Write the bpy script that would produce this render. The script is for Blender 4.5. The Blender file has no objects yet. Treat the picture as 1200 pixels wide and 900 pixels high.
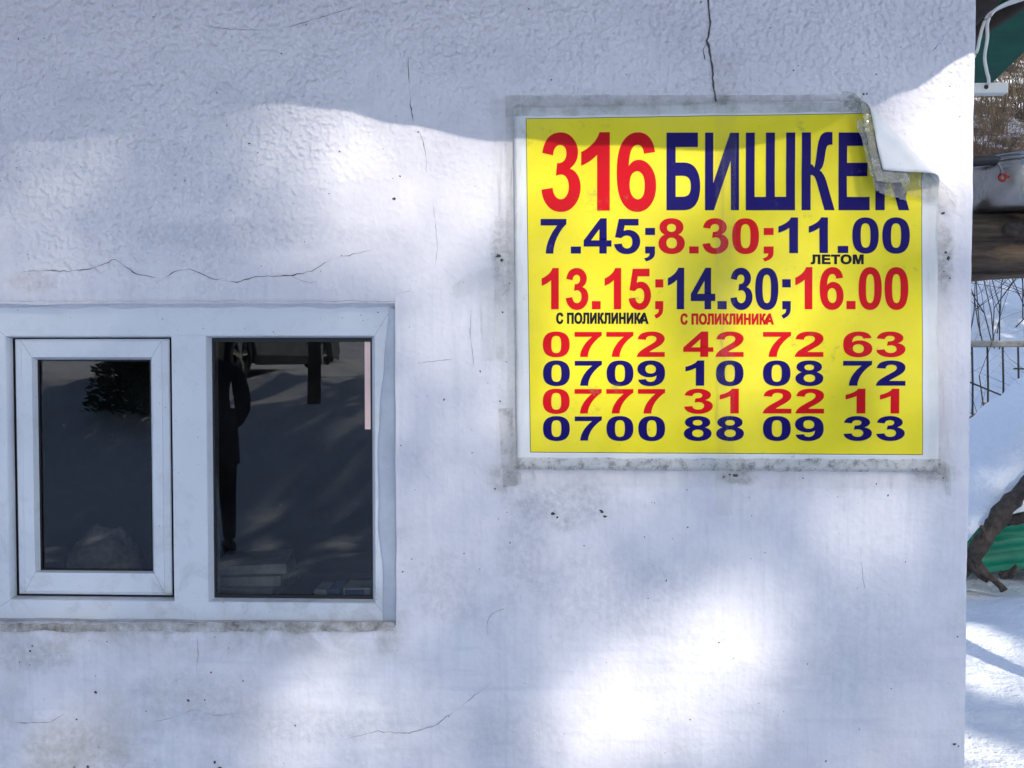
import bpy, bmesh, math, random
from mathutils import Vector, Matrix, noise
random.seed(7)
R = math.radians
scene = bpy.context.scene

# ------------------------------------------------------------------ camera
F = 1000.0                                   # focal length in pixels of a 1200 px wide picture
cam_d = bpy.data.cameras.new('camera')
cam_d.sensor_width = 36.0
cam_d.lens = 36.0 * F / 1200.0
cam_d.clip_start = 0.05
cam_d.clip_end = 2000
cam = bpy.data.objects.new('camera', cam_d)
scene.collection.objects.link(cam)
CAM = Vector((0, -1.5, 1.5))
cam.location = CAM
cam.rotation_euler = (R(90 - 1.6), 0, R(2.0))
scene.camera = cam
ROT = cam.rotation_euler.to_matrix()

# ------------------------------------------------------------------ light
SUN_AZ, SUN_EL = 20.0, 35.0                  # degrees right of the wall's normal, height
S = Vector((math.sin(R(SUN_AZ)) * math.cos(R(SUN_EL)), -math.cos(R(SUN_AZ)) * math.cos(R(SUN_EL)), math.sin(R(SUN_EL))))
world = bpy.data.worlds.new('World')
scene.world = world
world.use_nodes = True
wn = world.node_tree
bg = wn.nodes['Background']
sky = wn.nodes.new('ShaderNodeTexSky')
sky.sky_type = 'NISHITA'
sky.sun_disc = False
sky.sun_elevation = R(SUN_EL)
sky.sun_rotation = R(180 - SUN_AZ)
sky.altitude = 900
sky.air_density = 1.0
sky.dust_density = 2.0
sky.ozone_density = 0.8
wn.links.new(sky.outputs[0], bg.inputs[0])
bg.inputs[1].default_value = 0.15
sun_d = bpy.data.lights.new('sun', 'SUN')
sun_d.energy = 2.5
sun_d.angle = R(0.5)
sun_d.color = (1.0, 0.93, 0.83)
sun = bpy.data.objects.new('sun', sun_d)
scene.collection.objects.link(sun)
sun.location = S * 40
sun.rotation_euler = (-S).to_track_quat('-Z', 'Y').to_euler()
vs = scene.view_settings
scene.display_settings.display_device = 'sRGB'
vs.view_transform = 'Standard'
vs.look = 'None'
vs.gamma = 1
vs.use_curve_mapping = False
vs.exposure = 1.14
cy = scene.cycles
cy.use_denoising = True
cy.max_bounces = 8
cy.transparent_max_bounces = 16
cy.sample_clamp_indirect = 6

# ------------------------------------------------------------------ helpers
def ray(u, v):
    return ROT @ Vector(((u - 600) / F, -(v - 450) / F, -1.0))
def P(u, v, y=0.0):
    """world point of a photograph pixel on the plane Y = y"""
    d = ray(u, v)
    return CAM + d * ((y - CAM.y) / d.y)
def px(p):
    q = ROT.transposed() @ (Vector(p) - CAM)
    return (600 + F * q.x / -q.z, 450 - F * q.y / -q.z)
YG = 0.044                                    # plane of the window glass
def refl(u, v, yreal):
    """real point seen mirrored in the window glass"""
    p = P(u, v, 2 * YG - yreal)
    return Vector((p.x, yreal, p.z))

def link(o, parent=None):
    scene.collection.objects.link(o)
    if parent is not None:
        o.parent = parent
    return o
def mesh_obj(name, verts, faces, mat, parent=None, smooth=False, loc=None):
    me = bpy.data.meshes.new(name)
    me.from_pydata([tuple(v) for v in verts], [], faces)
    me.update()
    if mat: me.materials.append(mat)
    if smooth:
        me.polygons.foreach_set('use_smooth', [True] * len(me.polygons))
    return link(bpy.data.objects.new(name, me), parent)
def bm_obj(name, bm, mat, parent=None, smooth=False, normals=True):
    if normals: bmesh.ops.recalc_face_normals(bm, faces=bm.faces)
    me = bpy.data.meshes.new(name)
    bm.to_mesh(me); bm.free()
    if mat: me.materials.append(mat)
    if smooth:
        me.polygons.foreach_set('use_smooth', [True] * len(me.polygons))
    return link(bpy.data.objects.new(name, me), parent)
def tag(o, label, cat, group=None, kind=None):
    if label: o['label'] = label
    if cat: o['category'] = cat
    if group: o['group'] = group
    if kind: o['kind'] = kind
    return o
def thing(name, loc=(0, 0, 0)):
    o = bpy.data.objects.new(name, None)
    o.empty_display_size = 0.1
    return link(o)                            # parts are written in world coordinates
def box(bm, x0, x1, y0, y1, z0, z1, bev=0.0):
    r = bmesh.ops.create_cube(bm, size=1)
    for v in r['verts']:
        v.co = Vector((x0 + (v.co.x + .5) * (x1 - x0), y0 + (v.co.y + .5) * (y1 - y0), z0 + (v.co.z + .5) * (z1 - z0)))
    if bev > 0:
        es = list({e for v in r['verts'] for e in v.link_edges})
        bmesh.ops.bevel(bm, geom=es, offset=bev, segments=2, profile=.5, affect='EDGES')
def tube_data(pts, rad, n, verts, faces, caps=True):
    base = len(verts)
    pts = [Vector(p) for p in pts]
    for i, p in enumerate(pts):
        a = pts[max(i - 1, 0)]; b = pts[min(i + 1, len(pts) - 1)]
        t = (b - a)
        if t.length < 1e-9: t = Vector((0, 0, 1))
        t.normalize()
        up = Vector((0, 0, 1)) if abs(t.z) < .9 else Vector((1, 0, 0))
        s = t.cross(up).normalized(); w = s.cross(t)
        r = rad[i] if isinstance(rad, (list, tuple)) else rad
        for k in range(n):
            an = 2 * math.pi * k / n
            verts.append(p + (s * math.cos(an) + w * math.sin(an)) * r)
    for i in range(len(pts) - 1):
        for k in range(n):
            k2 = (k + 1) % n
            faces.append((base + i * n + k, base + i * n + k2, base + (i + 1) * n + k2, base + (i + 1) * n + k))
    if caps:
        faces.append(tuple(base + k for k in reversed(range(n))))
        faces.append(tuple(base + (len(pts) - 1) * n + k for k in range(n)))
def tube(name, pts, rad, n, mat, parent=None):
    v, f = [], []
    tube_data(pts, rad, n, v, f)
    return mesh_obj(name, v, f, mat, parent, smooth=True)
def smooth_path(pts, k=6):
    pts = [Vector(p) for p in pts]
    out = []
    for i in range(len(pts) - 1):
        p0, p1, p2, p3 = pts[max(i - 1, 0)], pts[i], pts[i + 1], pts[min(i + 2, len(pts) - 1)]
        for j in range(k):
            t = j / k
            out.append(.5 * ((2 * p1) + (p2 - p0) * t + (2 * p0 - 5 * p1 + 4 * p2 - p3) * t * t + (3 * p1 - p0 - 3 * p2 + p3) * t ** 3))
    out.append(pts[-1])
    return out
def lathe(bm, prof, cx, cy_, n=40):
    rings = []
    for r, z in prof:
        rings.append([bm.verts.new((cx + r * math.cos(2 * math.pi * k / n), cy_ + r * math.sin(2 * math.pi * k / n), z)) for k in range(n)])
    for a, b in zip(rings, rings[1:]):
        for k in range(n):
            bm.faces.new((a[k], a[(k + 1) % n], b[(k + 1) % n], b[k]))
    return rings
def sstep(a, b, x):
    t = max(0., min(1., (x - a) / (b - a)))
    return t * t * (3 - 2 * t)
def lerp_tab(tab, x):
    if x <= tab[0][0]: return tab[0][1]
    for (a, fa), (b, fb) in zip(tab, tab[1:]):
        if x <= b:
            t = (x - a) / (b - a); t = t * t * (3 - 2 * t)
            return fa + (fb - fa) * t
    return tab[-1][1]

# ------------------------------------------------------------------ materials
class NT:
    def __init__(self, name):
        self.m = bpy.data.materials.new(name); self.m.use_nodes = True
        self.t = self.m.node_tree; self.n = self.t.nodes
        self.b = self.n['Principled BSDF']; self.out = self.n['Material Output']
        self.co = self.n.new('ShaderNodeTexCoord').outputs['Object']
    def L(self, a, b): self.t.links.new(a, b)
    def mapped(self, scale=(1, 1, 1), rot=(0, 0, 0), loc=(0, 0, 0)):
        m = self.n.new('ShaderNodeMapping'); self.L(self.co, m.inputs[0])
        m.inputs['Scale'].default_value = scale; m.inputs['Rotation'].default_value = rot; m.inputs['Location'].default_value = loc
        return m.outputs[0]
    def noise(self, scale, detail=4, rough=.55, vec=None, dist=0):
        n = self.n.new('ShaderNodeTexNoise')
        n.inputs['Scale'].default_value = scale; n.inputs['Detail'].default_value = detail
        n.inputs['Roughness'].default_value = rough; n.inputs['Distortion'].default_value = dist
        self.L(vec if vec else self.co, n.inputs['Vector'])
        return n.outputs['Fac']
    def ramp(self, fac, stops):
        r = self.n.new('ShaderNodeValToRGB'); e = r.color_ramp.elements
        while len(e) > 1: e.remove(e[-1])
        for i, (p, c) in enumerate(stops):
            if not isinstance(c, (tuple, list)): c = (c, c, c)
            el = e[0] if i == 0 else e.new(p)
            el.position = p; el.color = (*c, 1)
        self.L(fac, r.inputs[0]); return r.outputs[0]
    def mix(self, fac, a, b, blend='MIX'):
        m = self.n.new('ShaderNodeMix'); m.data_type = 'RGBA'; m.blend_type = blend
        for s, v in ((m.inputs[0], fac), (m.inputs[6], a), (m.inputs[7], b)):
            if hasattr(v, 'node'): self.L(v, s)
            elif isinstance(v, (tuple, list)): s.default_value = (*v, 1)
            else: s.default_value = v
        return m.outputs[2]
    def math(self, op, a, b=0., c=None, clamp=False):
        m = self.n.new('ShaderNodeMath'); m.operation = op; m.use_clamp = clamp
        for s, v in zip(m.inputs, (a, b, c)):
            if v is None: continue
            if hasattr(v, 'node'): self.L(v, s)
            else: s.default_value = v
        return m.outputs[0]
    def mrange(self, v, a, b, c=0., d=1., smooth=True):
        m = self.n.new('ShaderNodeMapRange'); m.interpolation_type = 'SMOOTHSTEP' if smooth else 'LINEAR'
        self.L(v, m.inputs[0])
        for k, x in zip((1, 2, 3, 4), (a, b, c, d)): m.inputs[k].default_value = x
        return m.outputs[0]
    def xyz(self):
        s = self.n.new('ShaderNodeSeparateXYZ'); self.L(self.co, s.inputs[0]); return s.outputs
    def bump(self, h, strength=.3, dist=.01, prev=None):
        b = self.n.new('ShaderNodeBump'); b.inputs['Strength'].default_value = strength; b.inputs['Distance'].default_value = dist
        self.L(h, b.inputs['Height'])
        if prev: self.L(prev, b.inputs['Normal'])
        return b.outputs[0]
    def set(self, **k):
        for a, v in k.items():
            s = self.b.inputs[a.replace('_', ' ')]
            if hasattr(v, 'node'): self.L(v, s)
            elif isinstance(v, (tuple, list)): s.default_value = (*v, 1)
            else: s.default_value = v
        return self.m

def simple(name, col, rough=.6, metal=0., var=.18, scale=20., bump=.0, bscale=60., spec=.5, bdist=.004):
    n = NT(name)
    f = n.noise(scale, 5)
    c = n.ramp(f, [(.3, tuple(x * (1 - var) for x in col)), (.7, tuple(min(1, x * (1 + var)) for x in col))])
    n.set(Base_Color=c, Roughness=rough, Metallic=metal, Specular_IOR_Level=spec)
    if bump: n.set(Normal=n.bump(n.noise(bscale, 4), bump, bdist))
    return n.m

def wall_material():
    n = NT('whitewashed plaster')
    x, y, z = n.xyz()
    big = n.noise(2.3, 5, .6)
    mid = n.noise(9, 6, .65)
    brush = n.noise(1, 5, .6, n.mapped((70, 70, 5)))
    brushx = n.noise(1, 5, .6, n.mapped((6, 6, 55)))
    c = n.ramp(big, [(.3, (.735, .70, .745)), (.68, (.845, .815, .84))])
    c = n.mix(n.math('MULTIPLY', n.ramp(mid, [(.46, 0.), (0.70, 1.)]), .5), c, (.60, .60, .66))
    low = n.mrange(z, 1.62, 1.70, 1, 0)
    st = n.math('MULTIPLY', n.ramp(brush, [(.5, 0.), (.75, 1.)]), n.math('MULTIPLY', low, .42))
    c = n.mix(st, c, (.60, .62, .66))
    st2 = n.math('MULTIPLY', n.ramp(brushx, [(.52, 0.), (.72, 1.)]), n.math('MULTIPLY', n.mrange(z, .95, 1.10, 1, 0), .5))  # horizontal brush marks; their grey also carries part of the shade low down
    c = n.mix(st2, c, (.58, .60, .66))
    # splash dirt towards the foot of the wall, left
    foot = n.math('MULTIPLY', n.mrange(z, .78, 1.03, 1, 0), n.mrange(x, -.35, -.75, .25, 1))
    dirt = n.math('MULTIPLY', n.ramp(n.noise(7, 7, .7), [(.43, 0.), (.62, 1.)]), n.math('MULTIPLY', foot, .6))
    c = n.mix(dirt, c, (.42, .39, .35))
    # grey-brown film of grime under the window
    g = n.math('MULTIPLY', n.mrange(z, .93, 1.035, 0, 1), n.math('MULTIPLY', n.mrange(z, 1.05, 1.06, 1, 0), n.mrange(x, -.27, -.22, 1, 0)))
    g = n.math('MULTIPLY', g, n.ramp(n.noise(11, 7, .7, None, .6), [(.38, 0.), (.68, 1.)]))
    c = n.mix(n.math('MULTIPLY', g, .85), c, (.30, .275, .24))
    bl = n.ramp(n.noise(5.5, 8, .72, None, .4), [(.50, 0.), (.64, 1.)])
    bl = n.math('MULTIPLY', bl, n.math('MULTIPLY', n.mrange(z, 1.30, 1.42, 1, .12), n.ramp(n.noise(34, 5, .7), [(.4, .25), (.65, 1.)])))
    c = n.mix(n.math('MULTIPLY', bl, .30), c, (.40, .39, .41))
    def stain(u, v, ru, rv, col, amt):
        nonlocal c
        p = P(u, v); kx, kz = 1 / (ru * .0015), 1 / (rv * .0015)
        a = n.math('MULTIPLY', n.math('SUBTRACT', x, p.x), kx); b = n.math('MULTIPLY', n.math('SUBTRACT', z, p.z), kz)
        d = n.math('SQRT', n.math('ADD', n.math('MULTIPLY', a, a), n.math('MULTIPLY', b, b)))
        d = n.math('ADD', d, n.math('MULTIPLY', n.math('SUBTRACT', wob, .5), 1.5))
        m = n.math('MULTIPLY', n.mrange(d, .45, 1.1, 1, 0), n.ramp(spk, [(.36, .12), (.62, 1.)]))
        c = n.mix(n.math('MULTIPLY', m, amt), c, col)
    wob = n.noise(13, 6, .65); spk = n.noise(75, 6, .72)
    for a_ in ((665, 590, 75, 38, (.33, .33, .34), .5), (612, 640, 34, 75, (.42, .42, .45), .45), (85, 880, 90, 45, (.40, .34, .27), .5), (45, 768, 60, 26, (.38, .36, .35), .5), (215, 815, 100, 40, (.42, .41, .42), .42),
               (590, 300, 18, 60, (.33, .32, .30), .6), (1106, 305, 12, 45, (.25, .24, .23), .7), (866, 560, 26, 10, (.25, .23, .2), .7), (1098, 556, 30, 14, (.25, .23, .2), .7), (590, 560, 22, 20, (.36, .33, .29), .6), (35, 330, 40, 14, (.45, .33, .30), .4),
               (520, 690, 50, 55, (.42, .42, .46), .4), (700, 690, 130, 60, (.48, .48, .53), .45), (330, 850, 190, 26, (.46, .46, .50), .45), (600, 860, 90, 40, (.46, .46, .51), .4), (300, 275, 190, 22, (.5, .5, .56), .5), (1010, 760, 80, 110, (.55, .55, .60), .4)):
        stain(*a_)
    # soft soot freckles
    fr = n.ramp(n.noise(48, 3, .5), [(.68, 0.), (.76, 1.)])
    fr = n.math('MULTIPLY', fr, n.ramp(n.noise(3.1, 3), [(.5, 0.), (.66, 1.)]))
    c = n.mix(n.math('MULTIPLY', fr, .5), c, (.3, .3, .31))
    dots = n.ramp(n.noise(150, 2, .4), [(.765, 0.), (.80, 1.)])
    c = n.mix(n.math('MULTIPLY', dots, .75), c, (.10, .10, .11))
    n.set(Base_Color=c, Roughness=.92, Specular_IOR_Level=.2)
    zr = n.math('SUBTRACT', z, n.mrange(x, -.60, -.25, 1.67, 1.96))
    up = n.mrange(n.math('ADD', zr, n.math('MULTIPLY', n.math('SUBTRACT', n.noise(5, 6, .65), .5), .6)), -.16, .16, .12, 1.)
    lump = n.ramp(n.noise(90, .6, .5), [(.34, 0.), (.55, .4), (.76, 1.)])
    lump2 = n.ramp(n.noise(135, .5, .5), [(.45, 0.), (.7, 1.)])
    h = n.math('MULTIPLY', n.math('ADD', lump, n.math('MULTIPLY', lump2, .3)), up)
    h = n.math('ADD', h, n.math('MULTIPLY', brush, n.math('MULTIPLY', low, .22)))
    h = n.math('ADD', h, n.math('MULTIPLY', n.noise(11, 5, .6), .7))
    n.set(Normal=n.bump(h, .7, .0072))
    return n.m

M = {}
M['wall'] = wall_material()
def snow_material():
    n = NT('snow')
    f = n.noise(1.4, 6, .6)
    n.set(Base_Color=n.ramp(f, [(.3, (.80, .82, .86)), (.7, (.88, .89, .91))]), Roughness=.75, Specular_IOR_Level=.25)
    x, y, z = n.xyz()
    lit = n.math('MULTIPLY', n.ramp(n.noise(1.1, 7, .7), [(.40, 0.), (.50, 1.)]), n.mrange(y, 12.5, 14.5, 0, 1))
    brown = n.ramp(n.noise(9, 6, .7), [(.3, (.035, .025, .018)), (.7, (.16, .12, .08))])
    n.set(Base_Color=n.mix(lit, n.ramp(f, [(.3, (.80, .82, .86)), (.7, (.88, .89, .91))]), brown))
    h = n.math('ADD', n.noise(5, 6, .6), n.math('MULTIPLY', n.noise(60, 4), .12))
    n.set(Normal=n.bump(h, .85, .07))
    return n.m
M['snow'] = snow_material()
def paper(name, col, var=.05, rough=.28, fade_=.07):
    n = NT(name)
    f = n.noise(13, 5)
    c = n.ramp(f, [(.3, tuple(x * (1 - var) for x in col)), (.7, tuple(min(1, x * (1 + var)) for x in col))])
    sp = n.ramp(n.noise(210, 2), [(.72, 0.), (.77, 1.)])
    sp = n.math('MULTIPLY', sp, n.ramp(n.noise(9, 3), [(.5, 0.), (.62, 1.)]))
    c = n.mix(n.math('MULTIPLY', sp, .55), c, (.12, .11, .07))
    fade = n.math('MULTIPLY', n.ramp(n.noise(3.5, 6, .65), [(.45, 0.), (.75, 1.)]), fade_)
    c = n.mix(fade, c, (.62, .62, .60))
    x, y, z = n.xyz()
    scuff = n.ramp(n.noise(55, 5, .7), [(.55, 0.), (.66, 1.)])
    scuff = n.math('MULTIPLY', scuff, n.ramp(n.noise(1, 3, .5, n.mapped((5, 5, 14))), [(.58, 0.), (.66, 1.)]))
    c = n.mix(n.math('MULTIPLY', scuff, .45), c, (.20, .19, .10))
    n.set(Base_Color=c, Roughness=rough, Specular_IOR_Level=.09)
    n.set(Normal=n.bump(n.noise(24, 3), .12, .004))
    return n.m
M['paper'] = paper('laminated white paper', (.74, .745, .76))
M['yellow'] = paper('yellow print', (.85, .72, .030))
M['red'] = paper('red print', (.60, .004, .012), .03, .28, .012)
M['blue'] = paper('navy print', (.007, .003, .115), .03, .28, .006)
M['black'] = paper('black print', (.010, .009, .02), .03, .28, .006)
def tape_material(name, fac, dirt, col=(.62, .62, .60), dcol=(.20, .19, .16), dscale=40.):
    n = NT(name)
    d = n.ramp(n.noise(dscale, 6, .7), [(.46, 0.), (.68, 1.)])
    streak = n.ramp(n.noise(1, 4, .6, n.mapped((120, 120, 9))), [(.56, 0.), (.72, 1.)])
    c = n.mix(n.math('MULTIPLY', d, .9), col, dcol)
    n.set(Base_Color=c, Roughness=.13, Specular_IOR_Level=.6)
    n.set(Normal=n.bump(n.math('ADD', streak, n.noise(30, 4)), .5, .003))
    tr = n.n.new('ShaderNodeBsdfTransparent'); tr.inputs[0].default_value = (.985, .985, .975, 1)
    mx = n.n.new('ShaderNodeMixShader')
    a = n.math('ADD', n.math('MULTIPLY', d, dirt), fac)
    a = n.math('ADD', a, n.math('MULTIPLY', streak, .045), None, True)
    gl = n.n.new('ShaderNodeBsdfGlossy'); gl.inputs['Roughness'].default_value = .10
    fr = n.n.new('ShaderNodeFresnel'); fr.inputs[0].default_value = 1.4
    bn = n.bump(n.math('ADD', n.math('MULTIPLY', streak, .8), n.math('ADD', n.noise(26, 3), n.math('MULTIPLY', n.noise(1, 5, .6, n.mapped((60, 60, 16), (0, .5, 0))), .8))), .5, .005)
    n.L(bn, gl.inputs['Normal']); n.L(bn, fr.inputs['Normal'])
    m0 = n.n.new('ShaderNodeMixShader')
    sheen = n.math('MULTIPLY', fr.outputs[0], n.math('ADD', n.math('MULTIPLY', streak, .8), .16))
    n.L(sheen, m0.inputs[0]); n.L(tr.outputs[0], m0.inputs[1]); n.L(gl.outputs[0], m0.inputs[2])
    n.L(a, mx.inputs[0]); n.L(m0.outputs[0], mx.inputs[1]); n.L(n.b.outputs[0], mx.inputs[2])
    n.L(mx.outputs[0], n.out.inputs[0])
    return n.m
M['tape'] = tape_material('clear adhesive tape', .012, .05)
M['tape_grey'] = tape_material('greyed adhesive tape', .16, .25, (.50, .50, .49))
M['tape_dirty'] = tape_material('dirty adhesive tape', .24, .6, (.52, .50, .47), (.10, .09, .075), 75.)
M['tape_grime'] = tape_material('grimy peeled tape', .38, .6, (.50, .50, .44), (.06, .055, .05), 70.)
def glass_material():
    n = NT('window glass')
    tr = n.n.new('ShaderNodeBsdfTransparent'); tr.inputs[0].default_value = (.80, .83, .84, 1)
    gl = n.n.new('ShaderNodeBsdfGlossy'); gl.inputs['Roughness'].default_value = .004
    fr = n.n.new('ShaderNodeFresnel'); fr.inputs[0].default_value = 1.82
    mx = n.n.new('ShaderNodeMixShader')
    n.L(fr.outputs[0], mx.inputs[0]); n.L(tr.outputs[0], mx.inputs[1]); n.L(gl.outputs[0], mx.inputs[2])
    df = n.n.new('ShaderNodeBsdfDiffuse'); df.inputs[0].default_value = (.55, .56, .58, 1)
    mx2 = n.n.new('ShaderNodeMixShader')
    dust = n.ramp(n.noise(6, 6, .65), [(.45, 0.001), (.8, .016)])
    spots = n.ramp(n.noise(120, 1), [(.80, 0.), (.83, .22)])
    n.L(n.math('ADD', dust, spots), mx2.inputs[0])
    n.L(mx.outputs[0], mx2.inputs[1]); n.L(df.outputs[0], mx2.inputs[2])
    n.L(mx2.outputs[0], n.out.inputs[0])
    return n.m
M['glass'] = glass_material()
def pvc_material():
    n = NT('white window plastic')
    x, y, z = n.xyz()
    c = n.ramp(n.noise(5, 5), [(.3, (.70, .715, .755)), (.7, (.75, .765, .80))])
    sm = n.math('MULTIPLY', n.ramp(n.noise(16, 8, .72, None, .5), [(.50, 0.), (.68, 1.)]), n.mrange(z, 1.0, 1.35, .55, .2))
    c = n.mix(sm, c, (.44, .42, .40))
    sp = n.ramp(n.noise(170, 2), [(.73, 0.), (.77, .8)])
    c = n.mix(sp, c, (.13, .12, .12))
    n.set(Base_Color=c, Roughness=.42, Specular_IOR_Level=.35, Normal=n.bump(n.noise(30, 3), .05, .004))
    return n.m
M['pvc'] = pvc_material()
M['gasket'] = simple('black rubber gasket', (.012, .012, .014), .6)
M['edge_grey'] = simple('grey edge strip', (.50, .53, .60), .8, 0, .08, 30, .3, 50)
def mortar_material():
    n = NT('dirty mortar')
    c = n.ramp(n.noise(28, 8, .72), [(.30, (.12, .105, .09)), (.46, (.38, .35, .32)), (.62, (.62, .60, .59))])
    n.set(Base_Color=c, Roughness=.95, Normal=n.bump(n.noise(70, 6), .8, .008))
    return n.m
M['mortar'] = mortar_material()
M['crack'] = simple('dark crack', (.075, .072, .075), .95, 0, .4, 60)
M['crack_light'] = simple('faint crack', (.34, .335, .36), .95, 0, .4, 60)
M['chip'] = simple('chipped spot', (.06, .058, .055), .95, 0, .5, 90)
M['room'] = simple('dim room paint', (.055, .05, .045), .9)
M['wood_dark'] = simple('dark rafter wood', (.05, .035, .025), .85, 0, .4, 12, .4)
def bark(name, a, b, scale=(9, 9, 9), bump=.8, rough=.9):
    n = NT(name)
    v = n.mapped(scale)
    f = n.noise(1, 8, .68, v)
    n.set(Base_Color=n.ramp(f, [(.3, a), (.68, b)]), Roughness=rough, Normal=n.bump(f, bump, .02))
    return n.m
def log_material():
    n = NT('weathered log wood')
    f = n.noise(1, 9, .7, n.mapped((3.2, 30, 30)))
    c = n.ramp(f, [(.32, (.016, .011, .008)), (.48, (.085, .058, .040)), (.7, (.20, .15, .11))])
    t = n.math('MULTIPLY', n.ramp(n.noise(1, 4, .6, n.mapped((5, 14, 14), (0, .35, 0))), [(.50, 0.), (.60, 1.)]), .75)
    c = n.mix(t, c, n.ramp(f, [(.3, (.16, .085, .04)), (.65, (.36, .23, .12))]))
    n.set(Base_Color=c, Roughness=.9, Normal=n.bump(f, 1., .02))
    return n.m
M['log'] = log_material()
M['bark'] = bark('rough bark', (.018, .014, .012), (.11, .085, .068), (20, 20, 20))
M['trunk'] = bark('conifer bark', (.03, .022, .017), (.11, .075, .055), (8, 8, 2.5))
M['twig'] = simple('brown twigs', (.055, .036, .026), .85, 0, .45, 1.5)
M['twig_pale'] = simple('straw brown twigs', (.20, .145, .085), .85, 0, .45, 1.5)
M['needle'] = simple('dark needles', (.035, .062, .03), .7, 0, .35, 2)
M['green_metal'] = simple('green painted sheet metal', (.018, .14, .085), .6, 0, .25, 9, .1, 14, .15)
def tarp_material():
    n = NT('green corrugated plastic')
    n.set(Base_Color=n.ramp(n.noise(4, 4), [(.3, (.004, .22, .12)), (.7, (.012, .32, .18))]), Roughness=.4)
    return n.m
M['green_plastic'] = tarp_material()
M['white_plastic'] = simple('white plastic', (.72, .72, .68), .4, 0, .08, 20)
def pot_material():
    n = NT('dull aluminium')
    f = n.noise(9, 6, .6); g = n.noise(1, 4, .6, n.mapped((14, 14, 3)))
    n.set(Base_Color=n.ramp(f, [(.3, (.26, .25, .235)), (.7, (.50, .49, .47))]), Metallic=.9, Roughness=n.ramp(g, [(.3, .22), (.7, .45)]), Normal=n.bump(n.noise(7, 3), .3, .02))
    return n.m
M['alu'] = pot_material()
M['black_rubber'] = simple('black rubber', (.015, .015, .015), .5)
M['red_enamel'] = simple('red rubber', (.36, .03, .012), .5)
M['steel'] = simple('grey steel', (.20, .20, .20), .5, .6, .3, 20)
M['rust'] = simple('dark steel rod', (.05, .045, .042), .7, .3, .3, 20)
M['leaf_dry'] = simple('dry leaf', (.35, .19, .10), .8, 0, .3, 40)
M['pink'] = simple('pale strip pink', (.93, .66, .60), .7, 0, .05, 40)
M['news'] = simple('printed paper', (.33, .32, .31), .8, 0, .25, 45)
M['carton'] = simple('white carton', (.70, .70, .70), .7, 0, .08, 30)
M['blue_pack'] = simple('blue carton', (.06, .16, .42), .5, 0, .2, 60)
M['cloth'] = simple('grey knitted cloth', (.15, .145, .14), .95, 0, .3, 90, .6, 120)
M['car'] = simple('olive grey car paint', (.07, .07, .055), .25, .3, .05, 3)
M['tyre'] = simple('tyre rubber', (.016, .016, .016), .8, 0, .2, 30)
M['rim'] = simple('alloy', (.55, .53, .45), .25, .9, .05, 20)
M['car_glass'] = simple('tinted car glass', (.01, .012, .014), .05)
M['lamp_red'] = simple('red tail lamp', (.35, .01, .01), .2)
M['lamp_clear'] = simple('clear headlamp', (.6, .6, .6), .1)
M['coat'] = simple('black padded coat', (.012, .012, .016), .85, 0, .3, 9)
M['trousers'] = simple('dark trousers', (.015, .014, .018), .9, 0, .3, 20)
M['skin'] = simple('skin', (.45, .26, .19), .6, 0, .06, 30)
M['hat'] = simple('black knitted hat', (.015, .015, .018), .95, 0, .3, 80, .5, 150)
M['boot'] = simple('black boot leather', (.012, .011, .011), .5)

# ------------------------------------------------------------------ terrain
def ground_h(x, y):
    nz = noise.noise(Vector((x * .35, y * .35, 3.1))) * .07 + noise.noise(Vector((x * 1.3, y * 1.3, 9.))) * .03
    if y < 0:
        d = -y
        h = lerp_tab([(5.0, 0), (8.0, 1.0), (9.5, 1.28), (15, 1.36), (24, 2.3), (150, 18)], d) if d < 24 else 2.3 + (d - 24) * .11
        k = sstep(3.0, 5.0, d)
        ridge = .0
        c = CAR_AT
        dx = x - (c.x + .55)
        if 8.6 < d < 14:
            ridge = .11 * math.exp(-(dx / .28) ** 2) * (1 + 1.1 * noise.noise(Vector((x * 4.5, y * 4.5, 1)))) * sstep(8.6, 9.2, d)
        return h + nz * (.25 + .75 * k) + ridge
    k = sstep(1.0, 3.0, y)
    slope = max(0, y - 5.4)
    h = slope * .42 + max(0, slope - 7) * .16 if slope < 90 else 37.8 + 13.3 + (slope - 90) * .2
    h = h * sstep(0, 2.2, slope) if slope < 2.2 else h
    right = 0.11 * sstep(1.0, 3.0, x) * (noise.noise(Vector((x * 1.7, y * 1.7, 20))) * 1.2)
    return h + nz * (.3 + .7 * k) * (1 + slope * .06) + right
CAR_AT = refl(283, 440, -9.5)
def axis(lo, hi, fine_lo, fine_hi, step, grow=1.22):
    a = []
    t = fine_lo
    while t < fine_hi: a.append(t); t += step
    a.append(fine_hi)
    s = step; t = fine_hi
    while t < hi: s *= grow; t = min(hi, t + s); a.append(t)
    s = step; t = fine_lo; b = []
    while t > lo: s *= grow; t = max(lo, t - s); b.append(t)
    return b[::-1] + a
gx = axis(-220, 220, -6, 6, .14); gy = axis(-220, 220, -14, 9, .14)
gv = [(x, y, ground_h(x, y)) for y in gy for x in gx]
W_ = len(gx)
gf = [(j * W_ + i, j * W_ + i + 1, (j + 1) * W_ + i + 1, (j + 1) * W_ + i) for j in range(len(gy) - 1) for i in range(W_ - 1)]
g = mesh_obj('ground', gv, gf, M['snow'], smooth=True)
tag(g, 'snow covered ground and hillside around the house', 'ground', kind='structure')

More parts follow.
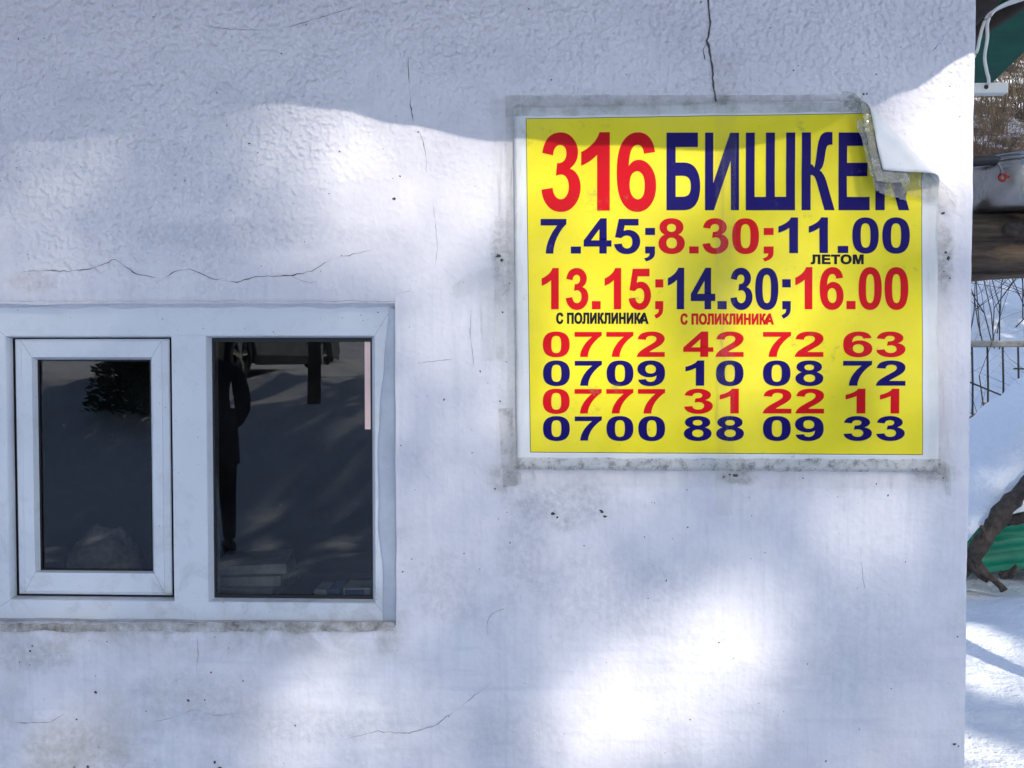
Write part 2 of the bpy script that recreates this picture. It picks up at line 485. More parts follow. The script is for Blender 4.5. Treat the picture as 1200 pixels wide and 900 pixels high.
# ------------------------------------------------------------------ house
YF = 0.020                                    # front of the window frame, behind the wall face
CORNER = P(1141, 450).x
house = thing('house')
tag(house, 'white plastered house wall with a plastic window and cracked whitewash', 'house')
HX0 = P(-34, 500).x; HX1 = P(463.5, 500).x; HZ1 = P(300, 356).z; HZ0 = P(300, 731).z
xs = axis(-6.0, CORNER - .016, -1.05, CORNER - .016, .0085, 1.4)
zs = axis(-.3, 2.62, .72, 2.2, .0085, 1.4)
def snap(a, v):
    i = min(range(len(a)), key=lambda k: abs(a[k] - v)); a[i] = v; return i
ih0, ih1, jh0, jh1 = snap(xs, HX0), snap(xs, HX1), snap(zs, HZ0), snap(zs, HZ1)
def wd(x, z):
    """unevenness of the plaster, metres"""
    d = noise.noise(Vector((x * 2.1, 0, z * 2.1))) * .0016 + noise.noise(Vector((x * 7, 5, z * 7))) * .0008
    up = sstep(1.6, 1.72, z)
    d += up * noise.noise(Vector((x * 55, 9, z * 55))) * .0008
    return d
nx, nz_ = len(xs), len(zs)
wv, wf = [], []
for j in range(nz_):
    for i in range(nx):
        x, z = xs[i], zs[j]
        wx, wz = x, z
        if i in (ih0, ih1) and jh0 <= j <= jh1: wx += noise.noise(Vector((z * 14, 2, i))) * .0016
        if j in (jh0, jh1) and ih0 <= i <= ih1: wz += noise.noise(Vector((x * 14, 7, j))) * .0024
        wv.append((wx, wd(x, z), wz))
for j in range(nz_ - 1):
    for i in range(nx - 1):
        if ih0 <= i < ih1 and jh0 <= j < jh1: continue
        a = j * nx + i
        wf.append((a, a + 1, a + nx + 1, a + nx))
# rounded corner and the side wall going back
cols = []
for th in (25, 50, 75, 90):
    cols.append((CORNER - .016 + .016 * math.sin(R(th)), .016 * (1 - math.cos(R(th)))))
cols += [(CORNER, .3), (CORNER, 2.6)]
prev = [j * nx + nx - 1 for j in range(nz_)]
for k, (cx, cyy) in enumerate(cols):
    cur = []
    for j in range(nz_):
        z = zs[j]
        wob = noise.noise(Vector((3, 8, z * 5))) * .0025 + noise.noise(Vector((3, 1, z * 30))) * .0008
        cur.append(len(wv)); wv.append((cx + wob, cyy, z))
    for j in range(nz_ - 1):
        wf.append((prev[j], cur[j], cur[j + 1], prev[j + 1]))
    prev = cur
# reveals of the window opening
loop = [jh0 * nx + i for i in range(ih0, ih1 + 1)] + [j * nx + ih1 for j in range(jh0 + 1, jh1 + 1)] \
     + [jh1 * nx + i for i in range(ih1 - 1, ih0 - 1, -1)] + [j * nx + ih0 for j in range(jh1 - 1, jh0, -1)]
base = len(wv)
for a in loop: wv.append((wv[a][0], .075, wv[a][2]))
for k in range(len(loop)):
    k2 = (k + 1) % len(loop)
    wf.append((loop[k2], loop[k], base + k, base + k2))
# small chips and specks in the whitewash belong to the wall's own mesh
cv, cf = [], []
def chip(u, v_, r, asp=1., ang=0.):
    n = 9
    w0 = P(u, v_)
    b = len(cv)
    for k in range(n):
        a = 2 * math.pi * k / n
        rr = r * random.uniform(.55, 1.15)
        du, dv = math.cos(a) * rr * asp, math.sin(a) * rr
        q = P(u + du * math.cos(ang) - dv * math.sin(ang), v_ + du * math.sin(ang) + dv * math.cos(ang))
        cv.append((q.x, wd(q.x, q.z) - .0006, q.z))
    cf.append(tuple(range(b, b + n)))
for c in [(462, 233, 2.2, 1.4), (490, 155, 1.2), (705, 599, 2.2, 1.6, .6), (709, 605, 1.8, 1.6, .2), (648, 602, 2, 1.6), (653, 606, 1.5), (221, 821, 1.6, 1.4, .7), (240, 820, 1), (112, 811, 2), (285, 798, 1.2), (346, 850, 1),
          (252, 893, 3, .6), (258, 900, 2.5), (103, 898, 2), (23, 776, 1.2), (35, 763, 1.6), (38, 757, 1.4), (580, 573, 1.2, 1), (584, 608, 1.2, .4), (1012, 110, 1.5), (1016, 110, 1.2), (22, 46, 1.2), (330, 63, 1), (266, 147, 1, .6),
          (1027, 567, 1), (878, 583, 1, .5), (805, 574, .9), (806, 618, 1), (1118, 872, 1.8, 1.6), (1123, 874, 1.2), (1122, 746, 1), (217, 212, .9), (24, 213, .9), (0, 212, 1), (443, 366, .9), (470, 522, 1), (472, 670, 1.2),
          (1105, 250, 2.2), (1108, 296, 2), (1111, 303, 3.4, .6), (1106, 318, 1.2), (1113, 326, 1.4), (584, 300, 2.6, 1.3), (588, 305, 2), (589, 366, 1.6), (597, 332, .9), (586, 470, 1.2), (593, 424, 1),
          (1100, 545, 2.4, 1.4), (1092, 547, 2), (1086, 543, 1.4), (1105, 560, 1.2), (862, 557, 2.2, 1.8), (855, 556, 1.6), (848, 559, 1.4), (90, 843, 1.4)]:
    chip(*c)
rs = random.Random(3)
for _ in range(230):
    u, vv = rs.uniform(0, 1130), rs.uniform(0, 900)
    if (-10 < u < 470 and 345 < vv < 745) or (585 < u < 1110 and 110 < vv < 560): continue
    chip(u, vv, rs.choice([.45, .5, .6, .7, .8, 1.0]), rs.uniform(.8, 1.8), rs.uniform(0, 3))
n_plain = len(wf); off_ = len(wv)
wv += cv; wf += [tuple(q + off_ for q in fc) for fc in cf]
wall = mesh_obj('wall', wv, wf, M['wall'], house, smooth=True)
wall.data.materials.append(M['chip'])
for k in range(n_plain, len(wf)): wall.data.polygons[k].material_index = 1
# other walls, room lining and floor
bm = bmesh.new()
box(bm, -6.0, CORNER - .02, 2.45, 2.6, -.3, 2.62)
box(bm, -6.0, -5.85, .02, 2.45, -.3, 2.62)
bm_obj('wall', bm, M['wall'], house)
def quadbox(name, x0, x1, y0, y1, z0, z1, mat, parent, bev=0.0):
    b = bmesh.new(); box(b, x0, x1, y0, y1, z0, z1, bev); return bm_obj(name, b, mat, parent)
bm = bmesh.new()
rx0, rx1, ry0, ry1, rz0, rz1 = -3.2, CORNER - .06, .079, 2.4, .25, 2.5
box(bm, rx0, rx1, ry1, ry1 + .03, rz0, rz1)
box(bm, rx0 - .03, rx0, ry0, ry1, rz0, rz1)
box(bm, rx1, rx1 + .03, ry0, ry1, rz0, rz1)
box(bm, rx0, rx1, ry0, ry1, rz0 - .03, rz0)
box(bm, rx0, rx1, ry0, ry1, rz1, rz1 + .03)
# inner face of the front wall round the window
b_ = .02
box(bm, rx0, HX0 - .02, ry0, ry0 + b_, rz0, rz1); box(bm, HX1 + .004, rx1, ry0, ry0 + b_, rz0, rz1)
box(bm, HX0 - .02, HX1 + .004, ry0, ry0 + b_, rz0, HZ0 - .004); box(bm, HX0 - .02, HX1 + .004, ry0, ry0 + b_, HZ1 + .004, rz1)
bm_obj('room_lining', bm, M['room'], house)
SILL_Z = P(340, 698, .16).z
quadbox('inner_sill', -1.4, HX1 + .05, .102, .34, SILL_Z - .03, SILL_Z, M['wood_dark'], house, .003)

# roof with snow hanging over the eave
EAVE_Y = -.55
dz = .55 * math.tan(R(SUN_EL)) / math.cos(R(SUN_AZ)); dxs = .55 * math.tan(R(SUN_AZ))
edge_px = [(-400, 175), (-60, 172), (80, 165), (200, 150), (330, 122), (400, 129), (480, 147), (590, 167), (700, 176), (850, 182), (940, 166), (1005, 133), (1060, 108), (1145, 62), (1200, 20), (1300, -40), (1500, -60)]
edge = [(P(u, v).x + dxs, P(u, v).z + dz) for u, v in edge_px]
def edge_z(x): return lerp_tab(edge, x)
bm = bmesh.new()
box(bm, -6.4, 1.02, -.40, 2.9, 2.62, 2.70)
box(bm, -6.4, 1.02, -.44, -.40, 2.56, 2.70)
roof = bm_obj('roof', bm, M['wood_dark'], house)
v_, f_ = [], []
rxs = [-6.45 + k * .03 for k in range(int((1.05 + 6.45) / .03) + 1)]
prof_n = 9
for x in rxs:
    ez = edge_z(x)
    wob = noise.noise(Vector((x * 6, 0, 0))) * .004
    ring = [(2.95, 2.703), (-.40, 2.703), (-.45, 2.70 if ez > 2.70 else ez + .10), (-.50, ez + .012 + wob), (EAVE_Y, ez + wob), (-.59, ez + .03), (-.61, ez + .12),
            (-.57, max(2.78, ez + .2)), (-.4, 2.90), (0, 2.95), (2.95, 2.98)]
    for (yy, zz) in ring: v_.append((x, yy, zz))
m_ = 11
for i in range(len(rxs) - 1):
    for k in range(m_):
        k2 = (k + 1) % m_
        f_.append((i * m_ + k, i * m_ + k2, (i + 1) * m_ + k2, (i + 1) * m_ + k))
f_.append(tuple(range(m_))); f_.append(tuple((len(rxs) - 1) * m_ + k for k in reversed(range(m_))))
mesh_obj('roof_snow', v_, f_, M['snow'], roof, smooth=True)

# ---- window
def rect(u0, v0, u1, v1, y):
    a = P(u0, (v0 + v1) / 2, y); b = P(u1, (v0 + v1) / 2, y); c = P((u0 + u1) / 2, v0, y); d = P((u0 + u1) / 2, v1, y)
    return (a.x, d.z, b.x, c.z, y)            # x0 z0 x1 z1 y
def ring_obj(name, rects, mat, parent, gap=.00025, bev=True):
    v, f = [], []
    for side in range(4):
        b = len(v)
        for (x0, z0, x1, z1, y) in rects:
            c = [(x0, z0), (x1, z0), (x1, z1), (x0, z1)]
            a, e = c[side], c[(side + 1) % 4]
            d = Vector((e[0] - a[0], e[1] - a[1])); d.normalize(); d *= gap
            v.append((a[0] + d.x, y, a[1] + d.y)); v.append((e[0] - d.x, y, e[1] - d.y))
        for k in range(len(rects) - 1):
            f.append((b + 2 * k, b + 2 * k + 1, b + 2 * k + 3, b + 2 * k + 2))
    return mesh_obj(name, v, f, mat, parent)
FR = [rect(-30, 357, 463, 731, .07), rect(-30, 357, 463, 731, YF + .004), rect(-29, 358, 462, 730, YF),
      rect(8, 393, 440, 706, YF), rect(9.5, 394.2, 439, 704.5, YF + .002), rect(17.5, 396, 436.5, 700, YF + .022), rect(17.5, 396, 436.5, 700, .07)]
window = ring_obj('window', FR, M['pvc'], house)
window['label'] = 'white plastic two-light window with dark glass'
# mullion
ml0, ml1 = P(203, 550, YF).x, P(241, 550, YF).x
mr = P(249.5, 550, YF + .02).x
zt, zb = P(220, 396, YF).z + .012, P(220, 704, YF).z - .012
v, f = [], []
for (x, y) in [(ml0 - .002, .07), (ml0 - .002, YF + .003), (ml0, YF + .0006), (ml1, YF + .0006), (ml1 + .002, YF + .002), (mr, YF + .022), (mr, .07)]:
    v += [(x, y, zb), (x, y, zt)]
for k in range(6): f.append((2 * k, 2 * k + 2, 2 * k + 3, 2 * k + 1))
mesh_obj('mullion', v, f, M['pvc'], window)
# dark backing in the joints
bm = bmesh.new()
gz0, gz1 = P(300, 712, YF).z, P(300, 388, YF).z
for (a, b, c, d) in ((-26, 24.5, 0, 0), (196, 215, 0, 0)):
    box(bm, P(a, 550, YF).x, P(b, 550, YF).x, YF + .026, YF + .04, gz0, gz1)
xa, xb = P(20, 550, YF).x, P(204, 550, YF).x
box(bm, xa, xb, YF + .0265, YF + .0405, P(100, 400, YF).z, gz1 - .001)
box(bm, xa, xb, YF + .0265, YF + .0405, gz0 + .001, P(100, 694, YF).z)
bm_obj('gasket', bm, M['gasket'], window)
# opening light
SA = [rect(20.3, 397.3, 200.5, 696.5, .066), rect(20.3, 397.3, 200.5, 696.5, YF + .013), rect(22, 398.5, 199, 695.3, YF + .0105), rect(27, 399.5, 191.5, 694, YF + .0095), rect(27.5, 400, 190.5, 693.5, YF + .0075),
      rect(39, 418.6, 179.5, 671.5, YF + .0075), rect(46, 421.5, 178, 668.6, YF + .022), rect(46, 421.5, 178, 668.6, .05)]
sash = ring_obj('sash', SA, M['pvc'], window)
def pane(u0, v0, u1, v1, y, thick=.004):
    x0, z0, x1, z1, _ = rect(u0, v0, u1, v1, y)
    return mesh_obj('glass_pane', [(x0, y, z0), (x1, y, z0), (x1, y, z1), (x0, y, z1)], [(0, 1, 2, 3)], M['glass'], window)
pane(42, 417, 182, 673, YG)
pane(246, 393, 440, 704, YG)
ring_obj('gasket', [rect(45, 420.5, 179, 669.6, YF + .0215), rect(48, 423.2, 176.4, 666.6, YF + .0215), rect(48, 423.2, 176.4, 666.6, YF + .04)], M['gasket'], window, 0)
ring_obj('gasket', [rect(248, 396, 437.5, 701, YF + .0213), rect(252.3, 400.6, 434.6, 697, YF + .0213), rect(252.3, 400.6, 434.6, 697, YF + .04)], M['gasket'], window, 0)
# wavy grey strip along the right edge of the frame
v, f = [], []
N = 60
for k in range(N + 1):
    vv = 362 + (728 - 362) * k / N
    w = 446 + 3.5 * math.sin(k * .11 + 1.2) + 2.2 * noise.noise(Vector((k * .13, 0, 4))) - (4 * sstep(12, 0, k)) * -1.5
    a = P(w, vv, YF - .0012); b = P(w + 3, vv, YF - .004); c = P(465, vv, YF - .006)
    v += [P(w, vv, YF + .001), a, b, c]
for k in range(N):
    for q in range(3):
        f.append((4 * k + q, 4 * k + q + 1, 4 * k + q + 5, 4 * k + q + 4))
mesh_obj('edge_strip', v, f, M['edge_grey'], window, smooth=True)
# plaster lip above and crumbling mortar below the frame
def lump_strip(name, u0, u1, vtop, vbot, ydepth, mat, parent, amp, seed):
    v, f = [], []
    n = int((u1 - u0) / 2.5); m = 6
    for i in range(n + 1):
        u = u0 + (u1 - u0) * i / n
        t0 = vtop + 1.6 * noise.noise(Vector((u * .05, seed, 0))); b0 = vbot + 3.4 * noise.noise(Vector((u * .03, seed, 5))) + 1.0 * noise.noise(Vector((u * .3, seed, 8)))
        for k in range(m + 1):
            s = k / m
            y = ydepth[0] + (ydepth[1] - ydepth[0]) * s - amp * math.sin(math.pi * s) * (.6 + .8 * noise.noise(Vector((u * .11, k * .7, seed))))
            v.append(P(u, t0 + (b0 - t0) * s, y))
    for i in range(n):
        for k in range(m):
            a = i * (m + 1) + k
            f.append((a, a + 1, a + m + 2, a + m + 1))
    return mesh_obj(name, v, f, mat, parent, smooth=True)
lump_strip('plaster_lip', -34, 464, 352.5, 361.5, (-.0022, .024), M['wall'], window, .004, 2.)
lump_strip('mortar_joint', -34, 463, 728.5, 740, (.003, -.0032), M['mortar'], window, .004, 6.)

# ---- cracks and chips in the plaster
def crack(pts, w, mat, jag=1.4, fade=True):
    path = []
    pp = [Vector((a, b, 0)) for a, b in pts]
    for a, b in zip(pp, pp[1:]):
        n = max(2, int((b - a).length / 4))
        for k in range(n): path.append(a.lerp(b, k / n))
    path.append(pp[-1])
    v, f = [], []
    n = len(path)
    for i, p in enumerate(path):
        t = (path[min(i + 1, n - 1)] - path[max(i - 1, 0)]).normalized()
        s = Vector((-t.y, t.x, 0))
        j = s * jag * (noise.noise(Vector((i * .6, pts[0][0], pts[0][1]))) + .6 * noise.noise(Vector((i * 1.7, pts[0][1], 4.))))
        ww = w * (.55 + .9 * abs(noise.noise(Vector((i * .37, pts[0][1], 3.)))) * 1.6)
        if fade: ww *= sstep(-.02, .2, i / n) * sstep(1.02, .8, i / n)
        if fade: ww *= .12 + .88 * sstep(-.3, .05, noise.noise(Vector((i * .16, pts[0][0] * .1, 7.))))
        for sg in (-1, 1):
            q = p + j + s * ww * .5 * sg
            w0 = P(q.x, q.y)
            v.append((w0.x, wd(w0.x, w0.z) - .0006, w0.z))
    for i in range(n - 1): f.append((2 * i, 2 * i + 1, 2 * i + 3, 2 * i + 2))
    return mesh_obj('crack', v, f, mat, wall)
crack([(829, -12), (832, 30), (829, 48), (834, 75), (836, 100), (839, 119)], 3.0, M['crack'], 1.6, False)
crack([(0, 320), (55, 317), (80, 318), (108, 315), (135, 304), (160, 321), (190, 327), (205, 318), (222, 315), (250, 327), (278, 331), (300, 324), (340, 323), (365, 318), (388, 304), (418, 297), (450, 290)], 1.05, M['crack'])
crack([(135, 304), (128, 299), (116, 298)], .7, M['crack_light'])
crack([(340, 323), (356, 330), (372, 331)], .7, M['crack_light'])
crack([(829, 48), (824, 58), (826, 70)], 1.1, M['crack'])
crack([(225, 28), (262, 34), (315, 36), (345, 30), (378, 20), (400, 13), (424, 6)], 1.1, M['crack_light'])
crack([(478, 66), (480, 110), (484, 144)], 1.1, M['crack'])
crack([(490, 152), (496, 165), (499, 182), (500, 202)], .9, M['crack_light'])
crack([(507, 236), (511, 270), (513, 292), (510, 312)], .8, M['crack_light'])
crack([(398, 868), (440, 857), (480, 859), (510, 850), (540, 828), (560, 812), (578, 798)], 1.2, M['crack_light'])
crack([(571, 745), (571, 728), (576, 720), (590, 713)], 1.1, M['crack_light'])
crack([(0, 845), (30, 847), (60, 846), (76, 836)], 1.1, M['crack_light'])
crack([(170, 848), (205, 840), (228, 831), (250, 838), (280, 836)], .9, M['crack_light'])
crack([(545, 352), (552, 362), (551, 395), (556, 430)], .8, M['crack_light'])
crack([(470, 429), (500, 424), (530, 421)], .8, M['crack_light'])
crack([(461, 360), (463, 345), (480, 341)], .8, M['crack_light'])
crack([(1008, 640), (1010, 665), (1013, 690)], .8, M['crack_light'])
crack([(231, 745), (232, 768), (230, 790)], .9, M['crack_light'])
crack([(1092, 60), (1100, 52), (1110, 50)], 1.6, M['crack'])
# ------------------------------------------------------------------ the bus timetable poster
FA, FB = Vector((995., 131.)), Vector((1082., 218.))          # line the corner curls about
fd = (FB - FA).normalized(); fo = Vector((fd.y, -fd.x))        # outward: up and to the right
RC = 10.5
PX = .0015
def wave(u, v):
    w = .0011 * noise.noise(Vector((u * .011, v * .016, 4))) + .0007 * noise.noise(Vector((u * .03, v * .012, 8)))
    # dents and a lifted pleat
    w += .0015 * math.exp(-((u - 960) / 30) ** 2 - ((v - 175) / 45) ** 2)
    w += .0016 * math.exp(-((v - 132 + .02 * (u - 700)) / 9) ** 2) * (.5 + .5 * math.sin(u * .025))
    w += .0022 * abs(noise.noise(Vector((u * .006 + v * .012, v * .004 - u * .010, 2.)))) + .0010 * abs(noise.noise(Vector((u * .02 - v * .015, v * .02, 6.))))
    w += .0012 * math.exp(-((v - 458 + .05 * (u - 880)) / 3.5) ** 2 - ((u - 885) / 28) ** 2)
    return w
def pmap(u, v, off=0.0, base=.006):
    q = Vector((u, v)); s = (q - FA).dot(fo)
    y0 = -base - wave(u, v)
    if s <= 0:
        p = P(u, v, 0); return Vector((p.x, y0 - off, p.z))
    foot = q - fo * s
    th = min(s / RC, math.pi * .97)
    along = RC * math.sin(th); h = RC * (1 - math.cos(th))
    rest = max(0., s - RC * th)
    along += rest * math.cos(th); h += rest * math.sin(th)
    c = foot + fo * along + Vector((15, -2)) * min(1.4, s / 76) ** 1.5
    p = P(c.x, c.y, 0)
    h += (2.6 * noise.noise(Vector((u * .05, v * .05, 3.))) + 1.6 * abs(noise.noise(Vector((u * .11 + v * .08, v * .03, 5.))))) * sstep(0, 30, s)
    nrm = Vector((-math.sin(th) * fo.x, -math.cos(th), math.sin(th) * fo.y))
    return Vector((p.x, y0 - h * PX, p.z)) + nrm * off
def grid_patch(name, poly, step, mat, parent, off, base=.006, fine=True, jag=0., solid=0.):
    """flat polygon in picture units, cut into a fine net, then laid on the (curled) sheet"""
    bm = bmesh.new()
    vs_ = [bm.verts.new((a, b, 0)) for a, b in poly]
    bm.faces.new(vs_)
    slice_bm(bm, step)
    for vtx in bm.verts: vtx.co = pmap(vtx.co.x, vtx.co.y, off, base)
    o = bm_obj(name, bm, mat, parent, smooth=True, normals=False)
    return o
def slice_bm(bm, step):
    us = [v.co.x for v in bm.verts]; vsx = [v.co.y for v in bm.verts]
    t = math.ceil(min(us) / step) * step
    while t < max(us):
        bmesh.ops.bisect_plane(bm, geom=bm.verts[:] + bm.edges[:] + bm.faces[:], dist=1e-5, plane_co=(t, 0, 0), plane_no=(1, 0, 0)); t += step
    t = math.ceil(min(vsx) / step) * step
    while t < max(vsx):
        bmesh.ops.bisect_plane(bm, geom=bm.verts[:] + bm.edges[:] + bm.faces[:], dist=1e-5, plane_co=(0, t, 0), plane_no=(0, 1, 0)); t += step
def sheet_grid(name, u0, v0, u1, v1, step, mat, parent, off, base=.006, quad=None):
    """quad: four picture corners TL TR BR BL"""
    nu, nv = max(1, round((u1 - u0) / step)), max(1, round((v1 - v0) / step))
    v, f = [], []
    for j in range(nv + 1):
        for i in range(nu + 1):
            a, b = i / nu, j / nv
            if quad:
                tl, tr, br, bl = [Vector(q) for q in quad]
                q = tl.lerp(tr, a).lerp(bl.lerp(br, a), b)
            else: q = Vector((u0 + (u1 - u0) * a, v0 + (v1 - v0) * b))
            v.append(pmap(q.x, q.y, off, base))
    for j in range(nv):
        for i in range(nu):
            a = j * (nu + 1) + i
            f.append((a, a + nu + 1, a + nu + 2, a + 1))
    return mesh_obj(name, v, f, mat, parent, smooth=True)
SQ = [(602, 126), (1096, 118), (1098, 551), (606, 548)]
poster = sheet_grid('timetable_poster', 602, 122, 1098, 550, 4, M['paper'], None, 0, quad=SQ)
sol = poster.modifiers.new('thickness', 'SOLIDIFY'); sol.thickness = .0003; sol.offset = -1
tag(poster, 'yellow bus timetable poster with red and navy lettering and a curled top right corner', 'poster')
YQ = [(617, 141), (1077, 134), (1079, 532), (622, 529)]
sheet_grid('printed_border', 617, 141, 1079, 532, 4, M['black'], poster, .0003, quad=[(616.3, 140.3), (1077.7, 133.3), (1079.7, 532.7), (621.3, 529.7)])
panel = sheet_grid('yellow_panel', 617, 141, 1079, 532, 4, M['yellow'], poster, .0006, quad=YQ)

